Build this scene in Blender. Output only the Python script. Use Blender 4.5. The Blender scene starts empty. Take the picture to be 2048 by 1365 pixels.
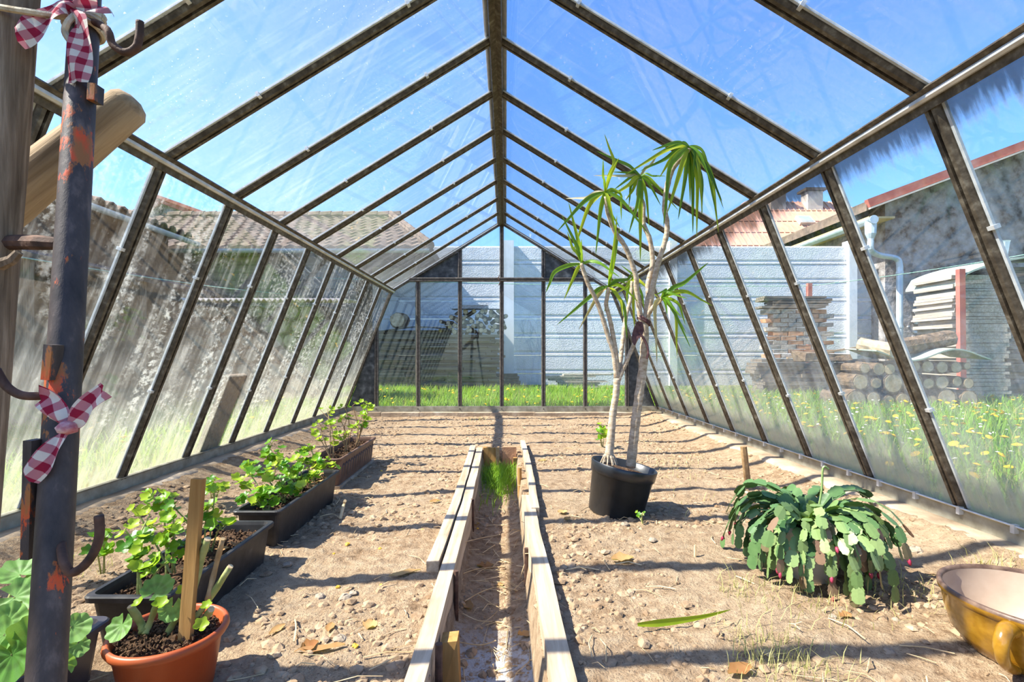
import bpy, math, random
import numpy as np
from mathutils import Vector, Matrix, noise
random.seed(7); RNG = np.random.default_rng(7)
R = math.radians
sc = bpy.context.scene
C = sc.collection

# ------------------------------------------------------------------ camera
F = 1000.0; VX, VY = 1012.0, 712.0; CAM_Z = 0.81     # focal length and vanishing point in photo pixels
cam = bpy.data.cameras.new('camera'); camo = bpy.data.objects.new('camera', cam); C.objects.link(camo)
camo.location = (0, 0, CAM_Z); camo.rotation_euler = (R(90), 0, 0)
cam.sensor_width = 36; cam.lens = 36 * F / 2048
cam.shift_x = (1024 - VX) / 2048; cam.shift_y = (VY - 682.5) / 2048
cam.clip_start = 0.02; cam.clip_end = 500
sc.camera = camo

# ------------------------------------------------------------------ light
SHX, SHY = 0.857, 0.13                                # shadow offset per metre of height
w = bpy.data.worlds.new('world'); sc.world = w; w.use_nodes = True
n = w.node_tree; n.nodes.clear()
sky = n.nodes.new('ShaderNodeTexSky'); sky.sky_type = 'NISHITA'; sky.sun_disc = False
sky.sun_elevation = math.atan(1 / math.hypot(SHX, SHY)); sky.sun_rotation = R(-90 - 8.6)
sky.air_density = 1.0; sky.dust_density = 1.0; sky.ozone_density = 4.0; sky.altitude = 200
hs = n.nodes.new('ShaderNodeHueSaturation'); hs.inputs['Hue'].default_value = 0.508; hs.inputs['Saturation'].default_value = 1.24; hs.inputs['Value'].default_value = 1.0
bg = n.nodes.new('ShaderNodeBackground'); bg.inputs['Strength'].default_value = 0.24
wo = n.nodes.new('ShaderNodeOutputWorld')
n.links.new(sky.outputs[0], hs.inputs['Color']); n.links.new(hs.outputs[0], bg.inputs['Color']); n.links.new(bg.outputs[0], wo.inputs['Surface'])
sun = bpy.data.lights.new('sun', 'SUN'); suno = bpy.data.objects.new('sun', sun); C.objects.link(suno)
sun.energy = 9.0; sun.angle = R(0.53); sun.color = (1.0, 0.94, 0.84)
suno.rotation_euler = Vector((SHX, SHY, -1)).to_track_quat('-Z', 'Y').to_euler(); suno.location = (-6, -1, 8)
sc.view_settings.view_transform = 'Standard'; sc.view_settings.look = 'None'
sc.view_settings.exposure = 0.72; sc.view_settings.gamma = 1.0; sc.view_settings.use_curve_mapping = False
sc.cycles.transparent_max_bounces = 40; sc.cycles.max_bounces = 10; sc.cycles.diffuse_bounces = 4
sc.cycles.glossy_bounces = 4; sc.cycles.transmission_bounces = 8
sc.cycles.sample_clamp_indirect = 6.0; sc.cycles.caustics_reflective = False; sc.cycles.caustics_refractive = False
sc.cycles.use_denoising = True

# ------------------------------------------------------------------ helpers
def P(px, py, d):
    return Vector(((px - VX) * d / F, d, CAM_Z + (VY - py) * d / F))
def G(px, py, z=0.0):                                  # pixel to the horizontal plane z
    d = (CAM_Z - z) * F / (py - VY); return P(px, py, d)

def mesh(name, V, Fc, m=None, smooth=False):
    me = bpy.data.meshes.new(name)
    me.from_pydata([tuple(v) for v in V], [], [tuple(f) for f in Fc])
    if m is not None:
        for x in (m if isinstance(m, (list, tuple)) else [m]): me.materials.append(x)
    if smooth: me.shade_smooth()
    me.update()
    return me
def wloc(o):
    v = Vector((0, 0, 0))
    while o is not None:
        v += o.location; o = o.parent
    return v
def tag(o, label=None, cat=None, group=None, kind=None):
    if label: o['label'] = label
    if cat: o['category'] = cat
    if group: o['group'] = group
    if kind: o['kind'] = kind
    return o
def empty(name, loc=(0, 0, 0), label=None, cat=None, group=None, kind=None):
    o = bpy.data.objects.new(name, None); C.objects.link(o); o.location = loc; o.empty_display_size = 0.05
    return tag(o, label, cat, group, kind)
def ob(name, VF, m, parent=None, smooth=False, **k):   # world-space geometry, one mesh object
    V, Fc = VF
    base = wloc(parent) if parent is not None else None
    if base is None:
        A = np.array([tuple(v) for v in V]); c = A.mean(0); c[2] = A[:, 2].min(); base = Vector(c)
        o = bpy.data.objects.new(name, mesh(name, [Vector(v) - base for v in V], Fc, m, smooth)); o.location = base
    else:
        A = np.array([tuple(v) for v in V]); c = Vector(A.mean(0))
        o = bpy.data.objects.new(name, mesh(name, [Vector(v) - c for v in V], Fc, m, smooth)); o.location = c - base
    C.objects.link(o)
    if parent is not None: o.parent = parent
    return tag(o, **k)
def inst(name, me, parent, mat4, **k):                 # shared mesh with a world matrix
    o = bpy.data.objects.new(name, me); C.objects.link(o)
    if parent is not None:
        o.parent = parent; mat4 = Matrix.Translation(-wloc(parent)) @ mat4
    o.matrix_local = mat4
    return tag(o, **k)
def frame(o, u, v, nn):
    return Matrix(((u[0], v[0], nn[0], o[0]), (u[1], v[1], nn[1], o[1]), (u[2], v[2], nn[2], o[2]), (0, 0, 0, 1)))
def join(*parts):
    V = []; Fc = []
    for v, f in parts:
        b = len(V); V += [Vector(x) for x in v]; Fc += [tuple(i + b for i in q) for q in f]
    return V, Fc
def box(x0, x1, y0, y1, z0, z1):
    V = [(x, y, z) for z in (z0, z1) for y in (y0, y1) for x in (x0, x1)]
    return [Vector(v) for v in V], [(0, 2, 3, 1), (4, 5, 7, 6), (0, 1, 5, 4), (2, 6, 7, 3), (0, 4, 6, 2), (1, 3, 7, 5)]
def jbox(x0, x1, y0, y1, z0, z1, j=0.004):
    V, Fc = box(x0, x1, y0, y1, z0, z1)
    return [v + Vector((random.uniform(-j, j), random.uniform(-j, j), random.uniform(-j, j))) for v in V], Fc
def xf(VF, M):
    return [M @ Vector(v) for v in VF[0]], VF[1]
def beam(a, b, wd, th, up=(0, 0, 1), taper=1.0):       # rectangular beam a -> b
    a, b = Vector(a), Vector(b); d = (b - a).normalized(); s = d.cross(Vector(up)).normalized(); t = s.cross(d)
    V = []
    for p, k in ((a, 1), (b, taper)):
        for i, j in ((-1, -1), (1, -1), (1, 1), (-1, 1)):
            V.append(p + s * (i * wd / 2 * k) + t * (j * th / 2 * k))
    return V, [(3, 2, 1, 0), (4, 5, 6, 7), (0, 1, 5, 4), (1, 2, 6, 5), (2, 3, 7, 6), (3, 0, 4, 7)]
def prism(poly, a, b, X, Y):                           # 2D profile (X,Y axes) swept a -> b
    a, b, X, Y = Vector(a), Vector(b), Vector(X), Vector(Y); m = len(poly)
    V = [a + X * p[0] + Y * p[1] for p in poly] + [b + X * p[0] + Y * p[1] for p in poly]
    Fc = [(i, (i + 1) % m, m + (i + 1) % m, m + i) for i in range(m)] + [tuple(range(m - 1, -1, -1)), tuple(range(m, 2 * m))]
    return V, Fc
def tube(pts, rad, seg=8, caps=True, wob=0.0):
    pts = [Vector(p) for p in pts]; k = len(pts)
    if not isinstance(rad, (list, tuple)): rad = [rad] * k
    V = []; Fc = []; prev = None
    for i, p in enumerate(pts):
        t = (pts[min(i + 1, k - 1)] - pts[max(i - 1, 0)]).normalized()
        if prev is None: s = t.cross(Vector((0, 0, 1)) if abs(t.z) < 0.9 else Vector((0, 1, 0))).normalized()
        else: s = (prev - t * prev.dot(t)).normalized()
        prev = s; q = t.cross(s)
        for j in range(seg):
            a = 2 * math.pi * j / seg; r = rad[i] * (1 + random.uniform(-wob, wob))
            V.append(p + (s * math.cos(a) + q * math.sin(a)) * r)
    for i in range(k - 1):
        for j in range(seg):
            Fc.append((i * seg + j, i * seg + (j + 1) % seg, (i + 1) * seg + (j + 1) % seg, (i + 1) * seg + j))
    if caps:
        Fc.append(tuple(range(seg - 1, -1, -1))); Fc.append(tuple(range((k - 1) * seg, k * seg)))
    return V, Fc
def smoothpath(pts, sub=4):
    pts = [Vector(p) for p in pts]; out = []
    for i in range(len(pts) - 1):
        p0 = pts[max(i - 1, 0)]; p1 = pts[i]; p2 = pts[i + 1]; p3 = pts[min(i + 2, len(pts) - 1)]
        for s in range(sub):
            t = s / sub
            out.append(0.5 * ((2 * p1) + (p2 - p0) * t + (2 * p0 - 5 * p1 + 4 * p2 - p3) * t * t + (3 * p1 - p0 - 3 * p2 + p3) * t ** 3))
    out.append(pts[-1]); return out
def lerplist(a, k):
    x = np.linspace(0, 1, len(a)); return list(np.interp(np.linspace(0, 1, k), x, a))
def lathe(prof, seg=40, sx=1.0, sy=1.0, close=True):
    V = []; Fc = []; k = len(prof)
    for r, z in prof:
        for j in range(seg):
            a = 2 * math.pi * j / seg; V.append(Vector((r * sx * math.cos(a), r * sy * math.sin(a), z)))
    for i in range(k - 1):
        for j in range(seg):
            Fc.append((i * seg + j, i * seg + (j + 1) % seg, (i + 1) * seg + (j + 1) % seg, (i + 1) * seg + j))
    if close: Fc.append(tuple(range(seg - 1, -1, -1)))
    return V, Fc

# ------------------------------------------------------------------ materials
def col(h): return tuple(h) + (1.0,) if len(h) == 3 else tuple(h)
class NT:
    def __init__(s, name):
        s.m = bpy.data.materials.new(name); s.m.use_nodes = True; s.t = s.m.node_tree; s.t.nodes.clear()
        s.out = s.N('ShaderNodeOutputMaterial')
    def N(s, ty, **k):
        x = s.t.nodes.new(ty)
        for a, b in k.items():
            if hasattr(x, a): setattr(x, a, b)
            else: x.inputs[a].default_value = b
        return x
    def L(s, a, b): s.t.links.new(a, b)
    def inp(s, node, key, val):
        if hasattr(val, 'links') or isinstance(val, bpy.types.NodeSocket): s.L(val, node.inputs[key])
        else: node.inputs[key].default_value = val
    def coord(s, kind='Object', scale=(1, 1, 1), rnd=False):
        tc = s.N('ShaderNodeTexCoord'); mp = s.N('ShaderNodeMapping'); mp.inputs['Scale'].default_value = scale
        s.L(tc.outputs[kind], mp.inputs['Vector'])
        if rnd:
            oi = s.N('ShaderNodeObjectInfo'); mu = s.N('ShaderNodeMath', operation='MULTIPLY'); mu.inputs[1].default_value = 37.0
            s.L(oi.outputs['Random'], mu.inputs[0]); cx = s.N('ShaderNodeCombineXYZ')
            for i in range(3): s.L(mu.outputs[0], cx.inputs[i])
            s.L(cx.outputs[0], mp.inputs['Location'])
        return mp.outputs[0]
    def noise(s, vec, scale=5, detail=4, rough=0.55, dist=0.0):
        x = s.N('ShaderNodeTexNoise'); s.L(vec, x.inputs['Vector'])
        x.inputs['Scale'].default_value = scale; x.inputs['Detail'].default_value = detail; x.inputs['Roughness'].default_value = rough; x.inputs['Distortion'].default_value = dist
        return x.outputs['Fac']
    def ramp(s, fac, stops):
        x = s.N('ShaderNodeValToRGB'); e = x.color_ramp.elements
        while len(e) < len(stops): e.new(0.5)
        for q, (p, c) in zip(e, stops):
            q.position = p; q.color = col(c) if isinstance(c, (tuple, list)) else (c, c, c, 1)
        s.L(fac, x.inputs[0]); return x.outputs[0]
    def mix(s, fac, a, b, mode='MIX'):
        x = s.N('ShaderNodeMix', data_type='RGBA', blend_type=mode)
        s.inp(x, 0, fac)
        s.inp(x, 6, a if not isinstance(a, tuple) else col(a)); s.inp(x, 7, b if not isinstance(b, tuple) else col(b))
        return x.outputs[2]
    def math(s, op, a, b=0.0, clamp=False):
        x = s.N('ShaderNodeMath', operation=op); x.use_clamp = clamp; s.inp(x, 0, a); s.inp(x, 1, b); return x.outputs[0]
    def bump(s, h, strength=0.5, dist=0.01):
        x = s.N('ShaderNodeBump'); x.inputs['Strength'].default_value = strength; x.inputs['Distance'].default_value = dist
        s.L(h, x.inputs['Height']); return x.outputs[0]
    def pbsdf(s, color, rough=0.8, metal=0.0, normal=None, spec=0.3, coat=0.0):
        x = s.N('ShaderNodeBsdfPrincipled'); s.inp(x, 'Base Color', color if not isinstance(color, tuple) else col(color))
        s.inp(x, 'Roughness', rough); s.inp(x, 'Metallic', metal); x.inputs['Specular IOR Level'].default_value = spec
        x.inputs['Coat Weight'].default_value = coat
        if normal is not None: s.L(normal, x.inputs['Normal'])
        return x.outputs[0]
    def done(s, sh): s.L(sh, s.out.inputs['Surface']); return s.m

def m_noise(name, stops, scale=6, rough=0.85, bump=0.4, bd=0.006, sc3=(1, 1, 1), detail=6, spec=0.25, rnd=True, metal=0.0, bscale=None):
    t = NT(name); v = t.coord('Object', sc3, rnd); f = t.noise(v, scale, detail)
    c = t.ramp(f, stops); b = t.noise(v, bscale or scale * 4, 5)
    return t.done(t.pbsdf(c, rough, metal, t.bump(b, bump, bd), spec))
def m_wood(name, a, b, c, axis='Y', scale=9, rough=0.85, bump=0.5):
    s3 = {'X': (0.06, 1, 1), 'Y': (1, 0.06, 1), 'Z': (1, 1, 0.06)}[axis]
    t = NT(name); v = t.coord('Object', s3, True); f = t.noise(v, scale * 4, 6, 0.6, 0.4); g = t.noise(v, scale, 3)
    cc = t.mix(g, t.ramp(f, [(0.3, a), (0.55, b), (0.75, c)]), t.ramp(f, [(0.3, b), (0.7, c)]))
    return t.done(t.pbsdf(cc, rough, 0, t.bump(f, bump, 0.004), 0.2))
def m_leaf(name, a, b, trans=0.45, rough=0.45, scale=30, rib=None):
    t = NT(name); v = t.coord('Object', (1, 1, 1), True); f = t.noise(v, scale, 3)
    oi = t.N('ShaderNodeObjectInfo'); g = t.math('ADD', t.math('MULTIPLY', f, 0.5), t.math('MULTIPLY', oi.outputs['Random'], 0.5))
    c = t.ramp(g, [(0.25, a), (0.75, b)])
    if rib is not None:
        sx = t.N('ShaderNodeSeparateXYZ'); t.L(t.coord('Object'), sx.inputs[0])
        ln = t.N('ShaderNodeVectorMath', operation='LENGTH'); t.L(t.coord('Object'), ln.inputs[0])
        band = t.ramp(ln.outputs['Value'], [(0.35, 0), (0.5, 1), (0.6, 1), (0.72, 0)])
        c = t.mix(t.math('MULTIPLY', band, 0.35), c, rib)
    p = t.pbsdf(c, rough, 0, None, 0.35)
    tr = t.N('ShaderNodeBsdfTranslucent'); c2 = t.mix(0.5, c, (0.45, 0.62, 0.04)); t.L(c2, tr.inputs['Color'])
    mx = t.N('ShaderNodeMixShader'); mx.inputs[0].default_value = trans; t.L(p, mx.inputs[1]); t.L(tr.outputs[0], mx.inputs[2])
    return t.done(mx.outputs[0])
def m_glass(name, base=0.03, bottom=0.5, streak=0.25, blot=0.2, spots=0.0, length=1.6, low=(0.62, 0.6, 0.46), high=(0.78, 0.8, 0.78), pw=2.2, edge=0.3, topdrip=0.0):
    t = NT(name); tc = t.N('ShaderNodeTexCoord'); sx = t.N('ShaderNodeSeparateXYZ'); t.L(tc.outputs['Object'], sx.inputs[0])
    x, y = sx.outputs[0], sx.outputs[1]
    v = t.coord('Object', (1, 1, 1), True); vs = t.coord('Object', (1, 0.05, 1), True)
    yn = t.math('DIVIDE', y, length, True)
    grad = t.math('POWER', t.math('SUBTRACT', 1.0, yn, True), pw)
    n1 = t.noise(v, 5, 6, 0.62); n2 = t.noise(vs, 34, 5, 0.65); n3 = t.noise(v, 38, 5, 0.7)
    wob = t.math('MULTIPLY', t.ramp(n1, [(0.3, 0.45), (0.7, 1.0)]), t.math('ADD', t.math('MULTIPLY', t.ramp(n2, [(0.35, 0), (0.68, 1)]), 0.75), t.math('ADD', 0.35, t.math('MULTIPLY', n3, 0.4))))
    f = t.math('MINIMUM', t.math('MULTIPLY', t.math('MULTIPLY', grad, bottom), wob), 1.0)
    st = t.math('MULTIPLY', t.math('MULTIPLY', t.ramp(n2, [(0.48, 0), (0.75, 1)]), t.ramp(n1, [(0.35, 0), (0.65, 1)])), streak)
    bl = t.math('MULTIPLY', t.math('MULTIPLY', t.ramp(n3, [(0.50, 0), (0.60, 1)]), t.ramp(t.noise(t.coord('Object', (1, 0.35, 1), True), 4.5, 5, 0.65, 0.6), [(0.47, 0.0), (0.64, 1)])), blot)
    bl = t.math('MULTIPLY', bl, t.math('SUBTRACT', 1.0, t.math('MULTIPLY', t.math('POWER', yn, 2.0), 0.75)))
    f = t.math('ADD', f, st); f = t.math('ADD', f, bl); f = t.math('ADD', f, base)
    if spots:
        n4 = t.noise(v, 95, 2, 0.5); n5 = t.noise(v, 2.5, 2)
        f = t.math('ADD', f, t.math('MULTIPLY', t.math('MULTIPLY', t.ramp(n4, [(0.70, 0), (0.74, 1)]), t.ramp(n5, [(0.45, 0), (0.62, 1)])), spots))
    # grime gathered along the pane edges
    ex = t.math('ABSOLUTE', x); eg = t.math('MULTIPLY', t.ramp(ex, [(0.20, 0), (0.262, 1)]), edge)
    f = t.math('ADD', f, t.math('MULTIPLY', eg, n3), True)
    c = t.mix(t.math('MULTIPLY', grad, 1.0, True), high, low)
    c = t.mix(t.ramp(n1, [(0.55, 0), (0.8, 0.5)]), c, low)
    st2 = t.math('MULTIPLY', t.math('MULTIPLY', t.ramp(t.noise(vs, 17, 6, 0.7), [(0.58, 0), (0.70, 1)]), t.ramp(n3, [(0.4, 0), (0.6, 1)])), grad)
    c = t.mix(t.math('MULTIPLY', st2, 0.9), c, (0.30, 0.20, 0.07))
    if topdrip:                                        # dark runs of algae under the eave
        n6 = t.noise(t.coord('Object', (1, 0.12, 1), True), 26, 6, 0.7)
        tg = t.math('POWER', yn, 7.0)
        dr = t.math('MULTIPLY', t.ramp(t.math('MULTIPLY', tg, t.math('ADD', n6, 0.35)), [(0.44, 0), (0.62, 1)]), topdrip)
        c = t.mix(dr, c, (0.10, 0.07, 0.04)); f = t.math('ADD', f, dr, True)
    d = t.N('ShaderNodeBsdfDiffuse'); t.L(c, d.inputs['Color'])
    tl = t.N('ShaderNodeBsdfTranslucent'); t.L(c, tl.inputs['Color'])
    dm = t.N('ShaderNodeMixShader'); dm.inputs[0].default_value = 0.5; t.L(d.outputs[0], dm.inputs[1]); t.L(tl.outputs[0], dm.inputs[2])
    tp = t.N('ShaderNodeBsdfTransparent'); tp.inputs['Color'].default_value = (0.975, 0.99, 0.985, 1)
    gl = t.N('ShaderNodeBsdfGlossy'); gl.inputs['Roughness'].default_value = 0.015
    fr = t.N('ShaderNodeFresnel'); fr.inputs['IOR'].default_value = 1.5
    # back faces would report the index inverted: use the facing-independent incidence
    lw = t.N('ShaderNodeLayerWeight'); lw.inputs['Blend'].default_value = 0.5
    sch = t.math('ADD', t.math('MULTIPLY', t.math('POWER', lw.outputs['Facing'], 5.0), 0.9), 0.04, True)
    g = t.N('ShaderNodeMixShader'); t.L(sch, g.inputs[0]); t.L(tp.outputs[0], g.inputs[1]); t.L(gl.outputs[0], g.inputs[2])
    mx = t.N('ShaderNodeMixShader'); t.L(t.math('MULTIPLY', f, 0.62), mx.inputs[0]); t.L(g.outputs[0], mx.inputs[1]); t.L(dm.outputs[0], mx.inputs[2])
    return t.done(mx.outputs[0])

M = {}
M['steel'] = m_noise('galvanised_steel', [(0.35, (0.055, 0.042, 0.028)), (0.55, (0.105, 0.085, 0.06)), (0.72, (0.22, 0.195, 0.15))], 34, 0.6, 0.35, 0.003, metal=0.25, spec=0.4)
M['steel_dark'] = m_noise('dull_steel', [(0.3, (0.06, 0.05, 0.045)), (0.6, (0.13, 0.115, 0.10)), (0.8, (0.25, 0.23, 0.20))], 30, 0.6, 0.3, 0.003, metal=0.25)
M['zinc'] = m_noise('zinc_channel', [(0.3, (0.42, 0.43, 0.42)), (0.7, (0.74, 0.75, 0.74))], 14, 0.4, 0.2, 0.003, metal=0.2, spec=0.5)
M['strip'] = m_noise('glint_strip', [(0.3, (0.42, 0.46, 0.48)), (0.7, (0.7, 0.74, 0.76))], 20, 0.5, 0.1)  # pale colour imitating the sky glint along the glass edges
M['rail'] = m_noise('base_rail', [(0.3, (0.20, 0.18, 0.13)), (0.55, (0.33, 0.31, 0.24)), (0.8, (0.46, 0.44, 0.36))], 12, 0.6, 0.3, 0.003, metal=0.2)
M['grime'] = m_noise('grimy_sheet', [(0.3, (0.028, 0.03, 0.032)), (0.55, (0.08, 0.085, 0.085)), (0.75, (0.20, 0.21, 0.21))], 14, 0.7, 0.3, 0.004, bscale=60)
M['concrete'] = m_noise('curb_concrete', [(0.25, (0.22, 0.155, 0.10)), (0.5, (0.38, 0.29, 0.20)), (0.75, (0.52, 0.43, 0.33))], 5, 0.95, 0.7, 0.012)
M['roofglass'] = m_glass('roof_glass', 0.035, 0.08, 0.12, 0.03, 0.8, 1.7, (0.74, 0.77, 0.78), (0.74, 0.78, 0.82), 1.6, 0.25)
M['glass_l'] = m_glass('limescaled_glass', 0.0, 0.95, 0.30, 0.60, 0.3, 1.66, (0.62, 0.60, 0.46), (0.74, 0.76, 0.73), 3.4, 0.25)
M['glass_r'] = m_glass('stained_glass', 0.0, 1.7, 0.12, 0.22, 0.2, 1.66, (0.62, 0.55, 0.38), (0.70, 0.73, 0.76), 3.4, 0.35, topdrip=0.9)
M['glass_b'] = m_glass('end_glass', 0.0, 0.30, 0.035, 0.02, 0.1, 1.7, (0.50, 0.58, 0.46), (0.50, 0.58, 0.62), 3.4, 0.2)
M['wood_grey'] = m_wood('grey_board', (0.22, 0.145, 0.085), (0.44, 0.33, 0.22), (0.62, 0.51, 0.38), 'Y')
M['wood_stake'] = m_wood('pine_stake', (0.20, 0.09, 0.025), (0.38, 0.20, 0.06), (0.50, 0.30, 0.11), 'Z')
M['wood_post'] = m_wood('weathered_post', (0.035, 0.024, 0.016), (0.16, 0.11, 0.07), (0.36, 0.275, 0.195), 'Z', 24, bump=1.0)
M['wood_arm'] = m_wood('bleached_branch', (0.09, 0.055, 0.03), (0.34, 0.235, 0.135), (0.52, 0.39, 0.25), 'X', 12, bump=0.8)
M['lath'] = m_wood('old_lath_shaded', (0.035, 0.03, 0.026), (0.12, 0.10, 0.08), (0.30, 0.265, 0.22), 'X', 8)  # wood tones lowered so the colour carries the shade on the stacks
M['lath_y'] = m_wood('old_lath_ends', (0.16, 0.13, 0.10), (0.36, 0.31, 0.25), (0.55, 0.50, 0.43), 'Y', 8)
M['bark'] = m_noise('bark', [(0.3, (0.07, 0.05, 0.035)), (0.6, (0.20, 0.14, 0.09)), (0.8, (0.34, 0.26, 0.18))], 12, 0.95, 0.8, 0.02)
M['logend'] = m_noise('cut_log_end', [(0.3, (0.30, 0.22, 0.13)), (0.7, (0.55, 0.44, 0.30))], 14, 0.9, 0.5, 0.006)
M['brick'] = m_noise('brick', [(0.3, (0.38, 0.16, 0.08)), (0.7, (0.60, 0.34, 0.19))], 7, 0.95, 0.5, 0.008)
M['rust'] = m_noise('rusty_iron', [(0.3, (0.035, 0.022, 0.018)), (0.6, (0.12, 0.065, 0.045)), (0.8, (0.26, 0.15, 0.10))], 30, 0.75, 0.5, 0.003, metal=0.2)
def m_pole():
    t = NT('flaking_red_paint'); v = t.coord('Object', (1, 1, 0.4), False); f = t.noise(v, 26, 6, 0.65); g = t.noise(v, 14, 7, 0.7)
    h = t.noise(v, 60, 3)
    c = t.ramp(f, [(0.3, (0.02, 0.015, 0.015)), (0.55, (0.06, 0.045, 0.042)), (0.78, (0.20, 0.15, 0.13))])
    c = t.mix(t.ramp(g, [(0.555, 0), (0.58, 1)]), c, t.mix(t.ramp(h, [(0.4, 0), (0.6, 1)]), (0.62, 0.07, 0.015), (0.30, 0.11, 0.03)))
    return t.done(t.pbsdf(c, 0.55, 0.1, t.bump(g, 0.6, 0.004), 0.4))
M['pole'] = m_pole()
def m_gingham():
    t = NT('gingham'); tc = t.N('ShaderNodeTexCoord'); sx = t.N('ShaderNodeSeparateXYZ'); t.L(tc.outputs['UV'], sx.inputs[0])
    def stripe(s, k): 
        return t.ramp(t.math('FRACT', t.math('MULTIPLY', s, k * 0.6)), [(0.0, 1), (0.47, 1), (0.5, 0), (0.97, 0)])
    a = t.math('MULTIPLY', t.math('ADD', stripe(sx.outputs[0], 1.5), stripe(sx.outputs[1], 1.5)), 0.5)
    c = t.ramp(a, [(0.0, (0.72, 0.66, 0.58)), (0.5, (0.50, 0.20, 0.23)), (1.0, (0.30, 0.02, 0.05))])
    f = t.noise(t.coord('Object', (1, 1, 1)), 300, 3); p = t.pbsdf(c, 0.95, 0, t.bump(f, 0.5, 0.001), 0.1)
    tr = t.N('ShaderNodeBsdfTranslucent'); t.L(c, tr.inputs['Color']); mx = t.N('ShaderNodeMixShader'); mx.inputs[0].default_value = 0.25
    t.L(p, mx.inputs[1]); t.L(tr.outputs[0], mx.inputs[2]); return t.done(mx.outputs[0])
M['gingham'] = m_gingham()
M['rope'] = m_noise('rope', [(0.3, (0.35, 0.27, 0.17)), (0.7, (0.66, 0.58, 0.44))], 60, 0.95, 0.6, 0.003)
def m_soil():
    t = NT('dry_soil'); v = t.coord('Object'); a = t.noise(v, 2.0, 6, 0.6); b = t.noise(v, 22, 8, 0.65); c3 = t.noise(v, 110, 4, 0.7)
    c = t.ramp(b, [(0.28, (0.13, 0.078, 0.042)), (0.44, (0.32, 0.212, 0.125)), (0.58, (0.43, 0.31, 0.195)), (0.75, (0.56, 0.43, 0.295))])
    c = t.mix(t.ramp(a, [(0.4, 0), (0.65, 0.5)]), c, (0.50, 0.38, 0.255))
    c = t.mix(t.ramp(c3, [(0.56, 0), (0.68, 0.8)]), c, (0.13, 0.075, 0.04))
    # old whitewashed slab showing through the trench floor near its front
    sx = t.N('ShaderNodeSeparateXYZ'); tc = t.N('ShaderNodeTexCoord'); t.L(tc.outputs['Object'], sx.inputs[0])
    zz = t.ramp(t.math('ADD', sx.outputs[2], 0.5), [(0.36, 1), (0.38, 0)])
    yy = t.ramp(t.math('ADD', t.math('MULTIPLY', sx.outputs[1], 0.25), t.math('MULTIPLY', a, 0.12)), [(0.46, 1), (0.52, 0)])
    nn = t.ramp(t.noise(v, 34, 5, 0.7), [(0.42, 0), (0.52, 1)])
    w2 = t.math('MULTIPLY', t.math('MULTIPLY', zz, yy), nn)
    c = t.mix(t.math('MULTIPLY', w2, 0.85), c, (0.60, 0.60, 0.60))
    h = t.math('ADD', b, t.math('MULTIPLY', c3, 0.5))
    return t.done(t.pbsdf(c, 1.0, 0, t.bump(h, 1.0, 0.022), 0.1))
M['soil'] = m_soil()
M['clod'] = m_noise('soil_clod', [(0.3, (0.22, 0.14, 0.08)), (0.6, (0.40, 0.285, 0.18)), (0.8, (0.54, 0.42, 0.29))], 20, 1.0, 0.6, 0.006, spec=0.1)
M['stone'] = m_noise('pebble', [(0.3, (0.24, 0.18, 0.125)), (0.7, (0.42, 0.345, 0.26))], 15, 0.9, 0.3)
M['potsoil'] = m_noise('dark_potting_soil', [(0.3, (0.03, 0.017, 0.009)), (0.55, (0.10, 0.055, 0.03)), (0.8, (0.26, 0.16, 0.09))], 55, 1.0, 0.9, 0.012, bscale=90)
M['straw'] = m_noise('dry_straw', [(0.3, (0.42, 0.28, 0.13)), (0.7, (0.72, 0.56, 0.34))], 12, 0.9, 0.2)
M['dryleaf'] = m_leaf('dry_leaf', (0.30, 0.12, 0.04), (0.60, 0.36, 0.15), 0.25, 0.8)
M['shell'] = m_noise('yellow_shell', [(0.3, (0.62, 0.30, 0.02)), (0.7, (0.80, 0.50, 0.08))], 40, 0.4, 0.2)
M['black'] = m_noise('black_plastic', [(0.3, (0.008, 0.010, 0.013)), (0.7, (0.022, 0.026, 0.032))], 12, 0.33, 0.12, 0.002, spec=0.5)
M['dusty'] = m_noise('dusty_black_plastic', [(0.35, (0.010, 0.010, 0.012)), (0.62, (0.03, 0.028, 0.028)), (0.8, (0.12, 0.10, 0.085))], 18, 0.5, 0.15, 0.002, spec=0.45, bscale=70)
M['brown'] = m_noise('brown_plastic', [(0.3, (0.085, 0.045, 0.03)), (0.7, (0.17, 0.10, 0.07))], 14, 0.5, 0.15, 0.002)
M['plum'] = m_noise('dark_plastic', [(0.3, (0.035, 0.030, 0.038)), (0.7, (0.075, 0.068, 0.08))], 14, 0.4, 0.1, 0.002, spec=0.5)
M['terra'] = m_noise('terracotta_plastic', [(0.3, (0.30, 0.055, 0.014)), (0.7, (0.42, 0.095, 0.028))], 7, 0.42, 0.1, 0.002, spec=0.4)
M['whitepot'] = m_noise('white_pot', [(0.3, (0.55, 0.55, 0.52)), (0.7, (0.75, 0.75, 0.72))], 10, 0.5, 0.1)
M['glaze'] = m_noise('mustard_glaze', [(0.25, (0.09, 0.04, 0.005)), (0.5, (0.30, 0.15, 0.012)), (0.75, (0.44, 0.25, 0.03))], 16, 0.18, 0.25, 0.003, spec=0.7, bscale=45)
M['glaze_in'] = m_noise('pale_glaze', [(0.3, (0.34, 0.235, 0.165)), (0.7, (0.48, 0.37, 0.28))], 6, 0.4, 0.1, spec=0.5)
M['glaze_rim'] = m_noise('dark_rim', [(0.3, (0.07, 0.04, 0.03)), (0.7, (0.20, 0.13, 0.09))], 30, 0.4, 0.1)
M['leaf_g'] = m_leaf('sword_leaf_green', (0.05, 0.16, 0.01), (0.17, 0.34, 0.02), 0.4)
M['leaf_y'] = m_leaf('sword_leaf_yellow', (0.20, 0.34, 0.01), (0.48, 0.52, 0.03), 0.45)
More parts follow.
